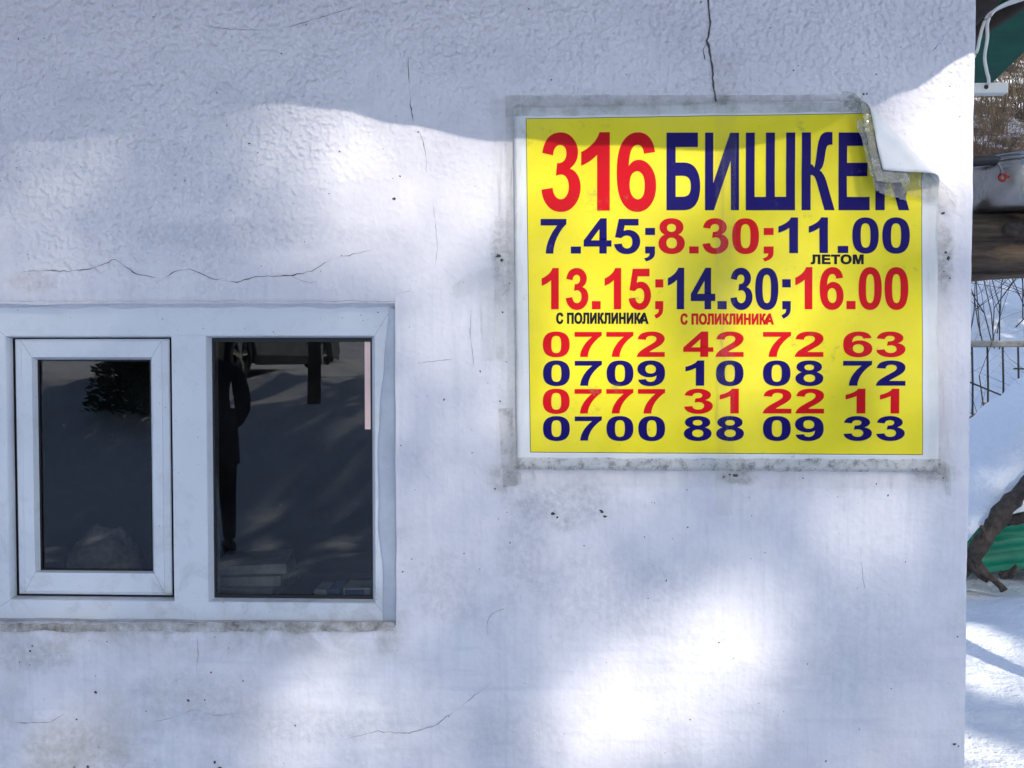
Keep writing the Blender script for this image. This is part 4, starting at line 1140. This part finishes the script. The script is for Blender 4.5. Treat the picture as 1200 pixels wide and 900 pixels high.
# branch
YBR = YH - .60
fb = thing('fallen_branch')
tag(fb, 'thick dark bark covered branch leaning against the front of the snow heap', 'branch')
def limb(pts, rad, y, name='limb', n=10, rough=.2):
    path = smooth_path([P(u, v, y + dy) for u, v, dy in pts], 7)
    v, f = [], []
    k = len(path)
    rads = []
    for i in range(k):
        t = i / (k - 1)
        rads.append(lerp_tab(rad, t) * (1 + rough * noise.noise(path[i] * 9)))
    tube_data(path, rads, n, v, f)
    for i, q in enumerate(v):
        v[i] = q + Vector((noise.noise(q * 22), noise.noise(q * 22 + Vector((5, 5, 5))), noise.noise(q * 22 + Vector((9, 1, 5))))) * .014
    return mesh_obj(name, v, f, M['bark'], fb, smooth=True)
limb([(1110, 690, .02), (1132, 662, 0), (1145, 644, 0), (1160, 622, 0), (1178, 596, -.02), (1200, 572, -.03), (1240, 530, -.02)], [(0, .045), (.4, .055), (1, .05)], YBR)
limb([(1140, 652, -.04), (1150, 668, -.06), (1162, 678, -.08), (1178, 692, -.10)], [(0, .035), (1, .02)], YBR, 'stub')
limb([(1134, 655, -.04), (1144, 670, -.05), (1156, 682, -.06)], [(0, .03), (1, .012)], YBR, 'stub')
limb([(1152, 630, -.02), (1152, 620, -.05), (1150, 616, -.06)], [(0, .03), (1, .008)], YBR, 'stub')
limb([(1172, 674, .0), (1184, 672, -.02), (1192, 664, -.04)], [(0, .03), (1, .012)], YBR, 'stub')
limb([(1180, 612, .05), (1200, 606, .05), (1240, 598, .05)], [(0, .03), (1, .04)], YBR, 'limb')
# green corrugated sheet
v, f = [], []
nu, nv = 60, 16
YS = YH - .38
for j in range(nv + 1):
    for i in range(nu + 1):
        u = 1126 + 190 * i / nu
        vt = 604 - 4 * (u - 1145) / 55; vb = 672 - 6 * sstep(1145, 1200, u)
        vv = vt + (vb - vt) * j / nv
        p = P(u, vv, YS)
        p.y += .022 * math.sin(j / nv * math.pi * 7.0) + .015 * noise.noise(Vector((u * .05, vv * .05, 0)))
        v.append(p)
for j in range(nv):
    for i in range(nu):
        a = j * (nu + 1) + i
        f.append((a, a + nu + 1, a + nu + 2, a + 1))
gs = mesh_obj('corrugated_sheet', v, f, M['green_plastic'], smooth=True)
sm = gs.modifiers.new('thickness', 'SOLIDIFY'); sm.thickness = .004
tag(gs, 'bright green corrugated plastic sheet under the snow heap', 'plastic sheet')

# ------------------------------------------------------------------ bare bushes
def grow(verts, faces, p, d, L_, r, depth, rnd, n=4, spread=.55, up=.12):
    pts = [p.copy()]; rad = [r]
    seg = 4
    q = p.copy(); dd = d.copy()
    for k in range(seg):
        dd = (dd + Vector((rnd.gauss(0, .16), rnd.gauss(0, .16), rnd.gauss(0, .12) + up * .3))).normalized()
        q = q + dd * (L_ / seg); pts.append(q.copy()); rad.append(r * (1 - .55 * (k + 1) / seg))
    tube_data(pts, rad, n, verts, faces, caps=False)
    if depth <= 0: return
    nb = rnd.choice([2, 3, 3, 4])
    for k in range(nb):
        i = rnd.randint(1, seg)
        nd = (dd + Vector((rnd.gauss(0, spread), rnd.gauss(0, spread), rnd.gauss(0, spread * .7) + up))).normalized()
        grow(verts, faces, pts[i], nd, L_ * rnd.uniform(.5, .8), rad[i] * .62, depth - 1, rnd, max(3, n - 1), spread, up)
def bush(x, y, h, stems, depth, r, mat, seed, label, group=None, spread=.5, lean=(0, 0)):
    rnd = random.Random(seed)
    v, f = [], []
    z = ground_h(x, y) - .05
    for k in range(stems):
        a = rnd.uniform(0, 6.28); s = rnd.uniform(.1, .7)
        grow(v, f, Vector((x + rnd.gauss(0, .12) * h * .3, y + rnd.gauss(0, .12) * h * .3, z)), Vector((math.cos(a) * s + lean[0], math.sin(a) * s + lean[1], 1)).normalized(), h * rnd.uniform(.35, .5), r, depth, rnd, 4, spread)
    o = mesh_obj('bare_bush', v, f, mat)
    return tag(o, label, 'bush', group)
# near bush whose thin twigs show between the log and the railing
nb = P(1225, 470, 5.6)
bush(P(1195, 470, 5.9).x, 5.9, 3.5, 5, 4, .011, M['twig'], 21, 'thin dark bare bush whose twigs cross the snow just below the log', 'bare bushes behind the house', .6, (-.1, 0))
hill = [(1150, 165, 15.5, 2.6, 'twig'), (1185, 175, 14.6, 2.4, 'twig'), (1215, 160, 15.5, 2.6, 'twig_pale'), (1165, 140, 19, 3.0, 'twig_pale'), (1200, 130, 20, 3.2, 'twig'),
        (1140, 120, 24, 3.6, 'twig'), (1178, 105, 25, 3.6, 'twig'), (1210, 95, 27, 3.8, 'twig_pale'), (1155, 80, 31, 4.4, 'twig_pale'), (1190, 75, 33, 4.6, 'twig')]
hl = ['brown bare bush above the left part of the pot lid', 'brown bare bush just above the middle of the pot', 'straw coloured bush at the right edge above the pot', 'straw coloured bush on the slope below the white bracket',
      'dark bush on the slope at the right picture edge', 'brown bush on the hill close to the wall corner', 'dark brown bush under the green canopy tip', 'straw coloured bush high on the hill at the right edge',
      'pale bush far up the hill behind the white bracket', 'dark bush far up the hill below the canopy']
hill += [(1172, 300, 9.6, 4.6, 'twig'), (1212, 300, 10.2, 5.0, 'twig')]
hl += ['dark bush rising from behind the log to the white bracket', 'dark bush behind the right end of the log, near the picture edge']
def hill_point(u, y):
    x = P(u, 200, y).x
    return x
for k, (u, v0, y, h, mt) in enumerate(hill):
    bush(hill_point(u, y), y, h, 38 if y > 12 else 9, 4, .016 * y / 18, M[mt], 50 + k, hl[k], 'bare bushes behind the house', .6)

# ------------------------------------------------------------------ things on the inner sill
bm = bmesh.new()
a0 = P(256, 690, .15); a1 = P(332, 690, .15)
zt_ = P(300, 662, .16).z
for k in range(3):
    w = (zt_ - SILL_Z) / 3
    r_ = bmesh.ops.create_cube(bm, size=1)
    lx_, ly_ = (a1.x - a0.x) + .02 - .006 * k, .165 - .012 * k
    mt_ = Matrix.Translation((a1.x - .012 - lx_ / 2, .215 + .006 * k, SILL_Z + .001 + (k + .48) * w)) @ Matrix.Rotation(R((-3, 5, 11)[k]), 4, 'Z')
    for vtx in r_['verts']:
        q = vtx.co; vtx.co = mt_ @ Vector((q.x * lx_, q.y * ly_, q.z * w * (.95 if q.x > 0 else .8)))
o = bm_obj('paper_stack', bm, M['news'])
tag(o, 'stack of pale papers on the sill behind the left part of the right-hand pane', 'papers')
for (u0, u1, vt, mt, lb) in ((385, 398, 690, 'blue_pack', 'small blue packet on the sill behind the pane, between two white ones'), (368, 383, 691, 'carton', 'low white packet on the sill left of the blue packet'), (402, 434, 689, 'carton', 'white and blue packet in the right corner behind the pane')):
    x0, x1 = P(u0, 690, .13).x, P(u1, 690, .13).x
    zt2 = P(u0, vt, .13).z
    b_o = quadbox('small_packet', x0, x1, .13, .19, SILL_Z + .0004, max(zt2, SILL_Z + .012), M[mt], None, .0015)
    tag(b_o, lb, 'packet')
    if u0 == 402:
        quadbox('printed_band', x0 + .004, x1 - .012, .1285, .1296, SILL_Z + .004, max(zt2, SILL_Z + .012) - .003, M['blue_pack'], b_o)
# added pink strip on the pane, its pale colour standing in for sunlight
x0, z0, x1, z1, _ = rect(427.5, 400.5, 434.6, 503, YG - .0014)
bm = bmesh.new(); box(bm, x0, x1, YG - .0018, YG - .0008, z0, z1)
o = bm_obj('bright_strip', bm, M['pink'])
tag(o, 'narrow pale pink strip added along the right edge of the right-hand pane in place of a sunlit streak', 'added_strip')
# grey knitted cap on the sill, left pane
cpt = P(112, 652, .17)
bm = bmesh.new()
bmesh.ops.create_uvsphere(bm, u_segments=36, v_segments=20, radius=1)
hh = max(.05, P(112, 622, .17).z - SILL_Z)
for vtx in bm.verts:
    c = vtx.co
    z = max(c.z, -.35)
    nn = 1 + .12 * noise.noise(c * 2.2) + .05 * noise.noise(c * 6)
    vtx.co = Vector((cpt.x + c.x * .075 * nn, .20 + c.y * .06 * nn, SILL_Z + .001 + (z + .35) / 1.35 * hh * nn))
o = bm_obj('knitted_cap', bm, M['cloth'], smooth=True)
tag(o, 'soft grey knitted cap lying on the sill behind the small left pane', 'cap')

# ------------------------------------------------------------------ across the yard: seen mirrored in the panes
# slim bare tree
tp = refl(368, 476, -8.0)
tz = ground_h(tp.x, -8.0)
t = thing('bare_tree')
tag(t, 'slim dark bare tree mirrored in the right-hand pane', 'tree')
tube('trunk', [(tp.x, -8.0, tz - .2), (tp.x, -8.0, tz), (tp.x + .02, -8.0, tz + 1.2), (tp.x - .05, -8.05, tz + 2.6), (tp.x + .02, -8.1, tz + 4.5)], [.085, .078, .07, .06, .03], 12, M['trunk'], t)
v, f = [], []
rnd = random.Random(5)
for k in range(16):
    zz = tz + 1.9 + k * .16; a = k * 2.4
    grow(v, f, Vector((tp.x, -8.05, zz)), Vector((math.cos(a), math.sin(a), .8)).normalized(), 1.1, .022, 2, rnd, 4, .5)
mesh_obj('crown', v, f, M['twig'], t)

# parked car
def make_car(at, heading):
    root = thing('parked_car')
    tag(root, 'olive grey parked car with alloy wheels mirrored in the right-hand pane', 'car')
    # local frame: x to the car's left, y forward, origin on the ground under the rear axle's middle
    HW = .86; WB = 2.62; WR = .32
    out = [(-.95, .42), (-.97, .62), (-.88, .92), (-.55, 1.02), (-.2, 1.38), (.3, 1.47), (1.2, 1.45), (1.65, 1.32), (2.15, .98), (3.1, .86), (3.40, .70), (3.46, .45), (3.40, .26),
           (WB + .42, .24)]
    arch = lambda cx: [(cx + .40 * math.cos(R(a)), WR + .40 * math.sin(R(a))) for a in range(0, 181, 15)]
    out += arch(WB) + [(WB - .42, .22), (.42, .22)] + arch(0) + [(-.42, .24), (-.9, .28)]
    bm = bmesh.new()
    def hw(y, z):
        w = HW - .04 * max(0, abs(y - 1.25) - 1.2) ** 2
        if z > .95: w -= (z - .95) * .42
        return w
    rows = []
    for sgn in (-1, 1):
        rows.append([bm.verts.new((sgn * hw(y, z), y, z)) for y, z in out])
    n = len(out)
    for k in range(n):
        bm.faces.new((rows[0][k], rows[0][(k + 1) % n], rows[1][(k + 1) % n], rows[1][k]))
    for r_ in rows:
        bmesh.ops.triangle_fill(bm, edges=[bm.edges.get((r_[k], r_[(k + 1) % n])) for k in range(n)], use_beauty=True)
    Mx = Matrix.Translation(at) @ Matrix.Rotation(heading, 4, 'Z') @ Matrix.Translation((HW, 0, 0))
    bmesh.ops.transform(bm, matrix=Mx, verts=bm.verts)
    body = bm_obj('body', bm, M['car'], root)
    bv = body.modifiers.new('edges', 'BEVEL'); bv.width = .03; bv.segments = 2; bv.limit_method = 'ANGLE'; bv.angle_limit = R(35)
    def part(name, fn, mat, parent=root, smooth=False):
        b = bmesh.new(); fn(b); bmesh.ops.transform(b, matrix=Mx, verts=b.verts); return bm_obj(name, b, mat, parent, smooth)
    for sgn in (-1, 1):
        for poly in ([(-.12, 1.0), (.05, 1.33), (.55, 1.39), (.55, 1.0)], [(.62, 1.0), (.62, 1.39), (1.2, 1.38), (1.55, 1.27), (1.85, 1.0)]):
            def fn(b, poly=poly, sgn=sgn):
                vv = [b.verts.new((sgn * (hw(y, z) + .004), y, z)) for y, z in poly]
                vw = [b.verts.new((sgn * (hw(y, z) - .01), y, z)) for y, z in poly]
                b.faces.new(vv); b.faces.new(vw[::-1])
                for k in range(len(poly)): b.faces.new((vv[k], vw[k], vw[(k + 1) % len(poly)], vv[(k + 1) % len(poly)]))
            part('side_window', fn, M['car_glass'])
        part('headlight', lambda b, s=sgn: box(b, s * .55 - .15, s * .55 + .15, 3.36, 3.44, .58, .70, .02), M['lamp_clear'])
        part('tail_light', lambda b, s=sgn: box(b, s * .68 - .12, s * .68 + .12, -.985, -.93, .66, .82, .02), M['lamp_red'])
        part('side_sill', lambda b, s=sgn: box(b, s * (HW - .02) - .03, s * (HW - .02) + .03, .46, WB - .46, .20, .34, .01), M['tyre'])
    for yy in (0, WB):
        for sgn in (-1, 1):
            cx = sgn * (HW - .10)
            def tyre(b):
                prof = [(-.10, .215), (-.10, .29), (-.075, .318), (.075, .318), (.10, .29), (.10, .215)]
                rings = [[b.verts.new((cx + px_, yy + rr * math.cos(2 * math.pi * k / 40), WR + rr * math.sin(2 * math.pi * k / 40))) for k in range(40)] for px_, rr in prof]
                for a, c in zip(rings, rings[1:] + rings[:1]):
                    for k in range(40): b.faces.new((a[k], a[(k + 1) % 40], c[(k + 1) % 40], c[k]))
            w = part('wheel', tyre, M['tyre'], root, True)
            def rim(b):
                ox = cx + sgn * .085
                for ra, rb in ((.19, .216),):
                    rr_ = [[b.verts.new((ox + dx_, yy + r2 * math.cos(2 * math.pi * k / 40), WR + r2 * math.sin(2 * math.pi * k / 40))) for k in range(40)] for dx_, r2 in ((0, ra), (0, rb), (-sgn * .12, rb), (-sgn * .12, ra))]
                    for a, c in zip(rr_, rr_[1:] + rr_[:1]):
                        for k in range(40): b.faces.new((a[k], a[(k + 1) % 40], c[(k + 1) % 40], c[k]))
                for s in range(5):
                    for dd in (-.16, .16):
                        a = 2 * math.pi * s / 5 + .3
                        p0 = Vector((ox - sgn * .01, yy + .03 * math.cos(a), WR + .03 * math.sin(a)))
                        p1 = Vector((ox - sgn * .004, yy + .195 * math.cos(a + dd), WR + .195 * math.sin(a + dd)))
                        v, f = [], []
                        tube_data([p0, p1], [.018, .012], 6, v, f)
                        bv_ = [b.verts.new(q) for q in v]
                        for fc in f: b.faces.new([bv_[q] for q in fc])
                v, f = [], []
                tube_data([(ox - sgn * .03, yy, WR), (ox + sgn * .006, yy, WR)], [.05, .04], 16, v, f)
                bv_ = [b.verts.new(q) for q in v]
                for fc in f: b.faces.new([bv_[q] for q in fc])
            part('rim', rim, M['rim'], w)
    return root
ca = Vector((CAR_AT.x, -9.5, ground_h(CAR_AT.x, -9.5) - .01))
make_car(ca, R(180 + 9))

# person standing in the yard
def make_person(at, face):
    root = thing('person')
    tag(root, 'person in black coat and hat, hands in pockets, mirrored in the right-hand pane', 'person')
    J = {'pelvis': (0, 0, .95, .15, .11), 'waist': (0, 0, 1.08, .145, .115), 'chest': (0, 0, 1.28, .17, .12), 'sho': (0, 0, 1.41, .13, .10), 'neck': (0, -.01, 1.49, .06, .06), 'neck2': (0, .0, 1.56, .058, .058)}
    E = [('pelvis', 'waist'), ('waist', 'chest'), ('chest', 'sho'), ('sho', 'neck'), ('neck', 'neck2')]
    for s, sg in (('l', 1), ('r', -1)):
        J['sh' + s] = (sg * .19, 0, 1.40, .075, .075); J['el' + s] = (sg * .225, -.06, 1.13, .066, .066); J['wr' + s] = (sg * .20, .10, 1.00, .05, .05); J['po' + s] = (sg * .16, .13, .99, .045, .045)
        J['hip' + s] = (sg * .10, 0, .90, .105, .10); J['kn' + s] = (sg * .11, .01, .50, .07, .07); J['an' + s] = (sg * .12, -.01, .10, .05, .05)
        E += [('sho', 'sh' + s), ('sh' + s, 'el' + s), ('el' + s, 'wr' + s), ('wr' + s, 'po' + s), ('pelvis', 'hip' + s), ('hip' + s, 'kn' + s), ('kn' + s, 'an' + s)]
    names = list(J)
    me = bpy.data.meshes.new('body')
    me.from_pydata([J[k][:3] for k in names], [(names.index(a), names.index(b)) for a, b in E], [])
    o = link(bpy.data.objects.new('body', me), None)
    sk = o.modifiers.new('skin', 'SKIN')
    for i, k in enumerate(names):
        me.skin_vertices[0].data[i].radius = J[k][3:]
        me.skin_vertices[0].data[i].use_root = (i == 0)
    sb = o.modifiers.new('sub', 'SUBSURF'); sb.levels = 2; sb.render_levels = 2
    dg = bpy.context.evaluated_depsgraph_get()
    m2 = bpy.data.meshes.new_from_object(o.evaluated_get(dg))
    bpy.data.objects.remove(o)
    T = Matrix.Translation(at) @ Matrix.Rotation(face, 4, 'Z')
    m2.transform(T); m2.materials.clear(); m2.materials.append(M['trousers']); m2.materials.append(M['coat']); m2.materials.append(M['skin'])
    inv = T.inverted()
    for p in m2.polygons:
        p.use_smooth = True
        z = (inv @ p.center).z
        p.material_index = 0 if z < .86 else (1 if z < 1.50 else 2)
    link(bpy.data.objects.new('body', m2), root)
    def blob(name, c, r, mat, fn=None, parent=root):
        b = bmesh.new(); bmesh.ops.create_uvsphere(b, u_segments=28, v_segments=18, radius=1)
        for v in b.verts:
            q = v.co.copy()
            if fn: q = fn(q)
            v.co = T @ Vector((c[0] + q.x * r[0], c[1] + q.y * r[1], c[2] + q.z * r[2]))
        return bm_obj(name, b, mat, parent, True)
    def head_fn(q):
        if q.z < 0: q.x *= 1 - .25 * q.z * q.z; q.y = q.y * (1 - .12 * -q.z) + .1 * -q.z
        return q
    h = blob('head', (0, .015, 1.655), (.076, .098, .118), M['skin'], head_fn)
    blob('nose', (0, .118, 1.64), (.013, .02, .022), M['skin'], None, h)
    for sg in (-1, 1):
        blob('eye', (sg * .03, .096, 1.665), (.012, .008, .007), M['black_rubber'], None, h)
        blob('ear', (sg * .078, .0, 1.65), (.01, .02, .032), M['skin'], None, h)
    blob('mouth', (0, .106, 1.595), (.022, .006, .005), M['red_enamel'], None, h)
    blob('hat', (0, .005, 1.70), (.086, .106, .095), M['hat'], lambda q: Vector((q.x, q.y, max(q.z, -.2))))
    # coat skirt
    b = bmesh.new()
    rings = []
    for rx, ry, z in ((.175, .125, 1.12), (.19, .14, .98), (.20, .155, .80), (.205, .16, .70), (.19, .145, .70), (.17, .12, .98)):
        rings.append([b.verts.new(T @ Vector((rx * math.cos(2 * math.pi * k / 28), ry * math.sin(2 * math.pi * k / 28), z))) for k in range(28)])
    for a_, c_ in zip(rings, rings[1:]):
        for k in range(28): b.faces.new((a_[k], a_[(k + 1) % 28], c_[(k + 1) % 28], c_[k]))
    bm_obj('coat_skirt', b, M['coat'], root, True)
    for sg in (-1, 1):
        blob('boot', (sg * .125, .055, .048), (.05, .145, .055), M['boot'], lambda q: Vector((q.x, q.y, max(q.z, -.85) + (.35 if q.y < -.3 else 0) * max(0, q.z))))
    return root
pp = refl(250, 660, -4.8)
make_person(Vector((pp.x, -4.8, ground_h(pp.x, -4.8))), R(150))

# dark evergreen shrub mirrored in the small pane, and the tall evergreens that shade the yard
def wall_light(u, v):
    """share of sun wanted on the wall; the crown gaps are shaped to it"""
    L_ = .07
    for (cu, cv_, ru, rv, an, s) in POOLS:
        a = R(an); du, dv = u - cu, v - cv_
        x = (du * math.cos(a) + dv * math.sin(a)) / ru; y = (-du * math.sin(a) + dv * math.cos(a)) / rv
        d = math.sqrt(x * x + y * y)
        L_ = max(L_, s * (1 - sstep(.35, 1.35, d)))
    return L_
POOLS = [(500, 205, 235, 125, 8, .60), (150, 230, 280, 150, 0, .17), (535, 400, 70, 210, -8, .35), (1128, 110, 95, 125, 0, .92), (1120, 440, 35, 170, 0, .6), (700, 330, 110, 200, 0, .7), (700, 500, 130, 80, 0, .75),
         (1070, 450, 45, 100, 0, .8), (808, 792, 158, 84, -30, .85), (720, 850, 90, 60, -20, .75), (1040, 600, 70, 60, 0, .4), (650, 620, 60, 60, 0, .3), (40, 90, 90, 70, 0, .25), (230, 470, 40, 90, 0, .2),
         (60, 880, 110, 50, 0, .35), (450, 560, 40, 150, 0, .3), (850, 200, 200, 90, 0, .35), (960, 700, 90, 80, 0, .2), (900, 420, 110, 140, 0, .42)]
OPEN = [(Vector((P(1150, 740, 3.2).x, 3.2, 0)), .22), (refl(140, 478, -7.6), .30), (refl(310, 432, -9.8), 1.4), (refl(345, 420, -11.), 1.4)]
for (u, v) in ((1140, 748), (1150, 760), (1163, 775), (1145, 795), (1140, 880), (1165, 890)):
    d = ray(u, v); q = CAM + d * (-CAM.z / d.z); OPEN.append((q, .16))
def blocked_ok(p, rnd):  # leaves are left out wherever a set sun pool has to get through
    t = (p.y) / S.y
    w = p - S * t
    if abs(w.z - 1.5) < 1.0 and abs(w.x) < 1.3:
        u, v = px(w)
        if rnd.random() > -math.log(max(.02, wall_light(u, v))) / 3.2: return False
    for q, r in OPEN:
        d = p - q
        if (d - S * d.dot(S)).length < r: return False
    return True
def evergreen(x, y, z0, z1, rad, count, seed, label, spray=.34):
    rnd = random.Random(seed)
    root = thing('evergreen_tree')
    tag(root, label, 'tree', 'tall evergreens around the yard')
    gz = ground_h(x, y)
    tube('trunk', [(x, y, gz - .3), (x, y, gz + .3), (x, y, (gz + z1) * .5), (x, y, z1 - .3)], [.26, .22, .13, .03], 14, M['trunk'], root)
    v, f = [], []
    bv, bf = [], []
    for k in range(46):
        t = k / 46; z = z0 + (z1 - z0) * t; a = k * 2.39996
        rr = rad * (math.sin(math.pi * min(.98, .22 + .78 * t)) ** .8)
        p0 = Vector((x, y, z)); p1 = p0 + Vector((math.cos(a) * rr * .85, math.sin(a) * rr * .85, .4))
        q = (p0 + p1) / 2
        if blocked_ok(q, rnd) and blocked_ok(p1, rnd): tube_data([p0, q + Vector((0, 0, .1)), p1], [.045, .03, .012], 5, bv, bf)
    if bv: mesh_obj('limbs', bv, bf, M['trunk'], root)
    for k in range(count):
        t = rnd.random(); z = z0 + (z1 - z0) * t
        rr = rad * (math.sin(math.pi * min(.98, .22 + .78 * t)) ** .8)
        a = rnd.uniform(0, 6.2832); r = rr * math.sqrt(rnd.random()) * (1 + .15 * math.sin(5 * a + z))
        p = Vector((x + r * math.cos(a), y + r * math.sin(a), z - .12 * r))
        w0 = p - S * (p.y / S.y)
        near = abs(w0.z - 1.5) < 1.2 and abs(w0.x) < 1.5
        if not near: near = any(((p - q) - S * (p - q).dot(S)).length < rr_ + .3 for q, rr_ in OPEN)
        for rep_ in range(9 if near else 1):
            c = p + (Vector((rnd.uniform(-.2, .2), rnd.uniform(-.2, .2), rnd.uniform(-.2, .2))) if near else Vector((0, 0, 0)))
            if near and not blocked_ok(c, rnd): continue
            d = Vector((math.cos(a) + rnd.gauss(0, .4), math.sin(a) + rnd.gauss(0, .4), rnd.gauss(-.15, .35))).normalized()
            s = d.cross(Vector((rnd.gauss(0, .5), rnd.gauss(0, .5), 1))).normalized()
            l_ = (.115 if near else spray) * rnd.uniform(.6, 1.3); w = l_ * .34
            b = len(v)
            v += [c - d * l_ * .5, c + s * w - d * l_ * .05, c + d * l_ * .5 - Vector((0, 0, l_ * .12)), c - s * w - d * l_ * .05]
            f.append((b, b + 1, b + 2, b + 3))
    mesh_obj('crown', v, f, M['needle'], root)
    return root
spec = [(-11.2, -15.4, 6.3, 22, 3.1, 9000, 'leftmost tall evergreen across the yard'), (-6.3, -15.0, 6.3, 23, 3.2, 10000, 'tall evergreen across the yard behind the parked car'),
        (-.8, -15.6, 6.0, 22.5, 3.5, 11000, 'tall evergreen across the yard facing the window'), (4.8, -15.0, 5.0, 24, 3.3, 15000, 'tallest evergreen across the yard facing the poster'),
        (9.3, -15.5, 4.0, 23.5, 3.3, 12000, 'tall evergreen across the yard facing the house corner'), (13.8, -15.0, 4.0, 22, 3.1, 9000, 'rightmost tall evergreen across the yard'),
        (10.3, 1.5, 2.5, 15, 2.7, 7000, 'unseen evergreen added beside the house to shade the near hillside'), (14.8, 7.0, 4.0, 20, 3.0, 7000, 'unseen evergreen added up the slope to shade the hill')]  # last two are added out of view, only to shade the hillside
for k, (x, y, z0, z1, r, c, lb) in enumerate(spec):
    evergreen(x, y, z0, z1, r, c, 100 + k, lb)
sp_ = refl(172, 500, -7.4)
rnd = random.Random(77)
sh = thing('evergreen_shrub')
tag(sh, 'dark evergreen shrub mirrored in the small left pane', 'shrub')
gz = ground_h(sp_.x, -7.4)
tube('stem', [(sp_.x, -7.4, gz - .1), (sp_.x, -7.4, gz + .5), (sp_.x, -7.4, gz + .9)], [.05, .04, .015], 8, M['trunk'], sh)
v, f = [], []
for k in range(6000):
    a = rnd.uniform(0, 6.2832); t = rnd.random(); r = .62 * math.sqrt(rnd.random()) * (1 - .45 * t)
    p = Vector((sp_.x + r * math.cos(a) , -7.4 + r * math.sin(a), gz + .04 + t * 1.25))
    d = Vector((math.cos(a), math.sin(a), rnd.gauss(.3, .5))).normalized(); s = d.cross(Vector((rnd.gauss(0, .5), rnd.gauss(0, .5), 1))).normalized()
    l_ = rnd.uniform(.05, .10); b = len(v)
    v += [p - d * l_ * .5, p + s * l_ * .3, p + d * l_ * .5, p - s * l_ * .3]; f.append((b, b + 1, b + 2, b + 3))
mesh_obj('foliage', v, f, M['needle'], sh)
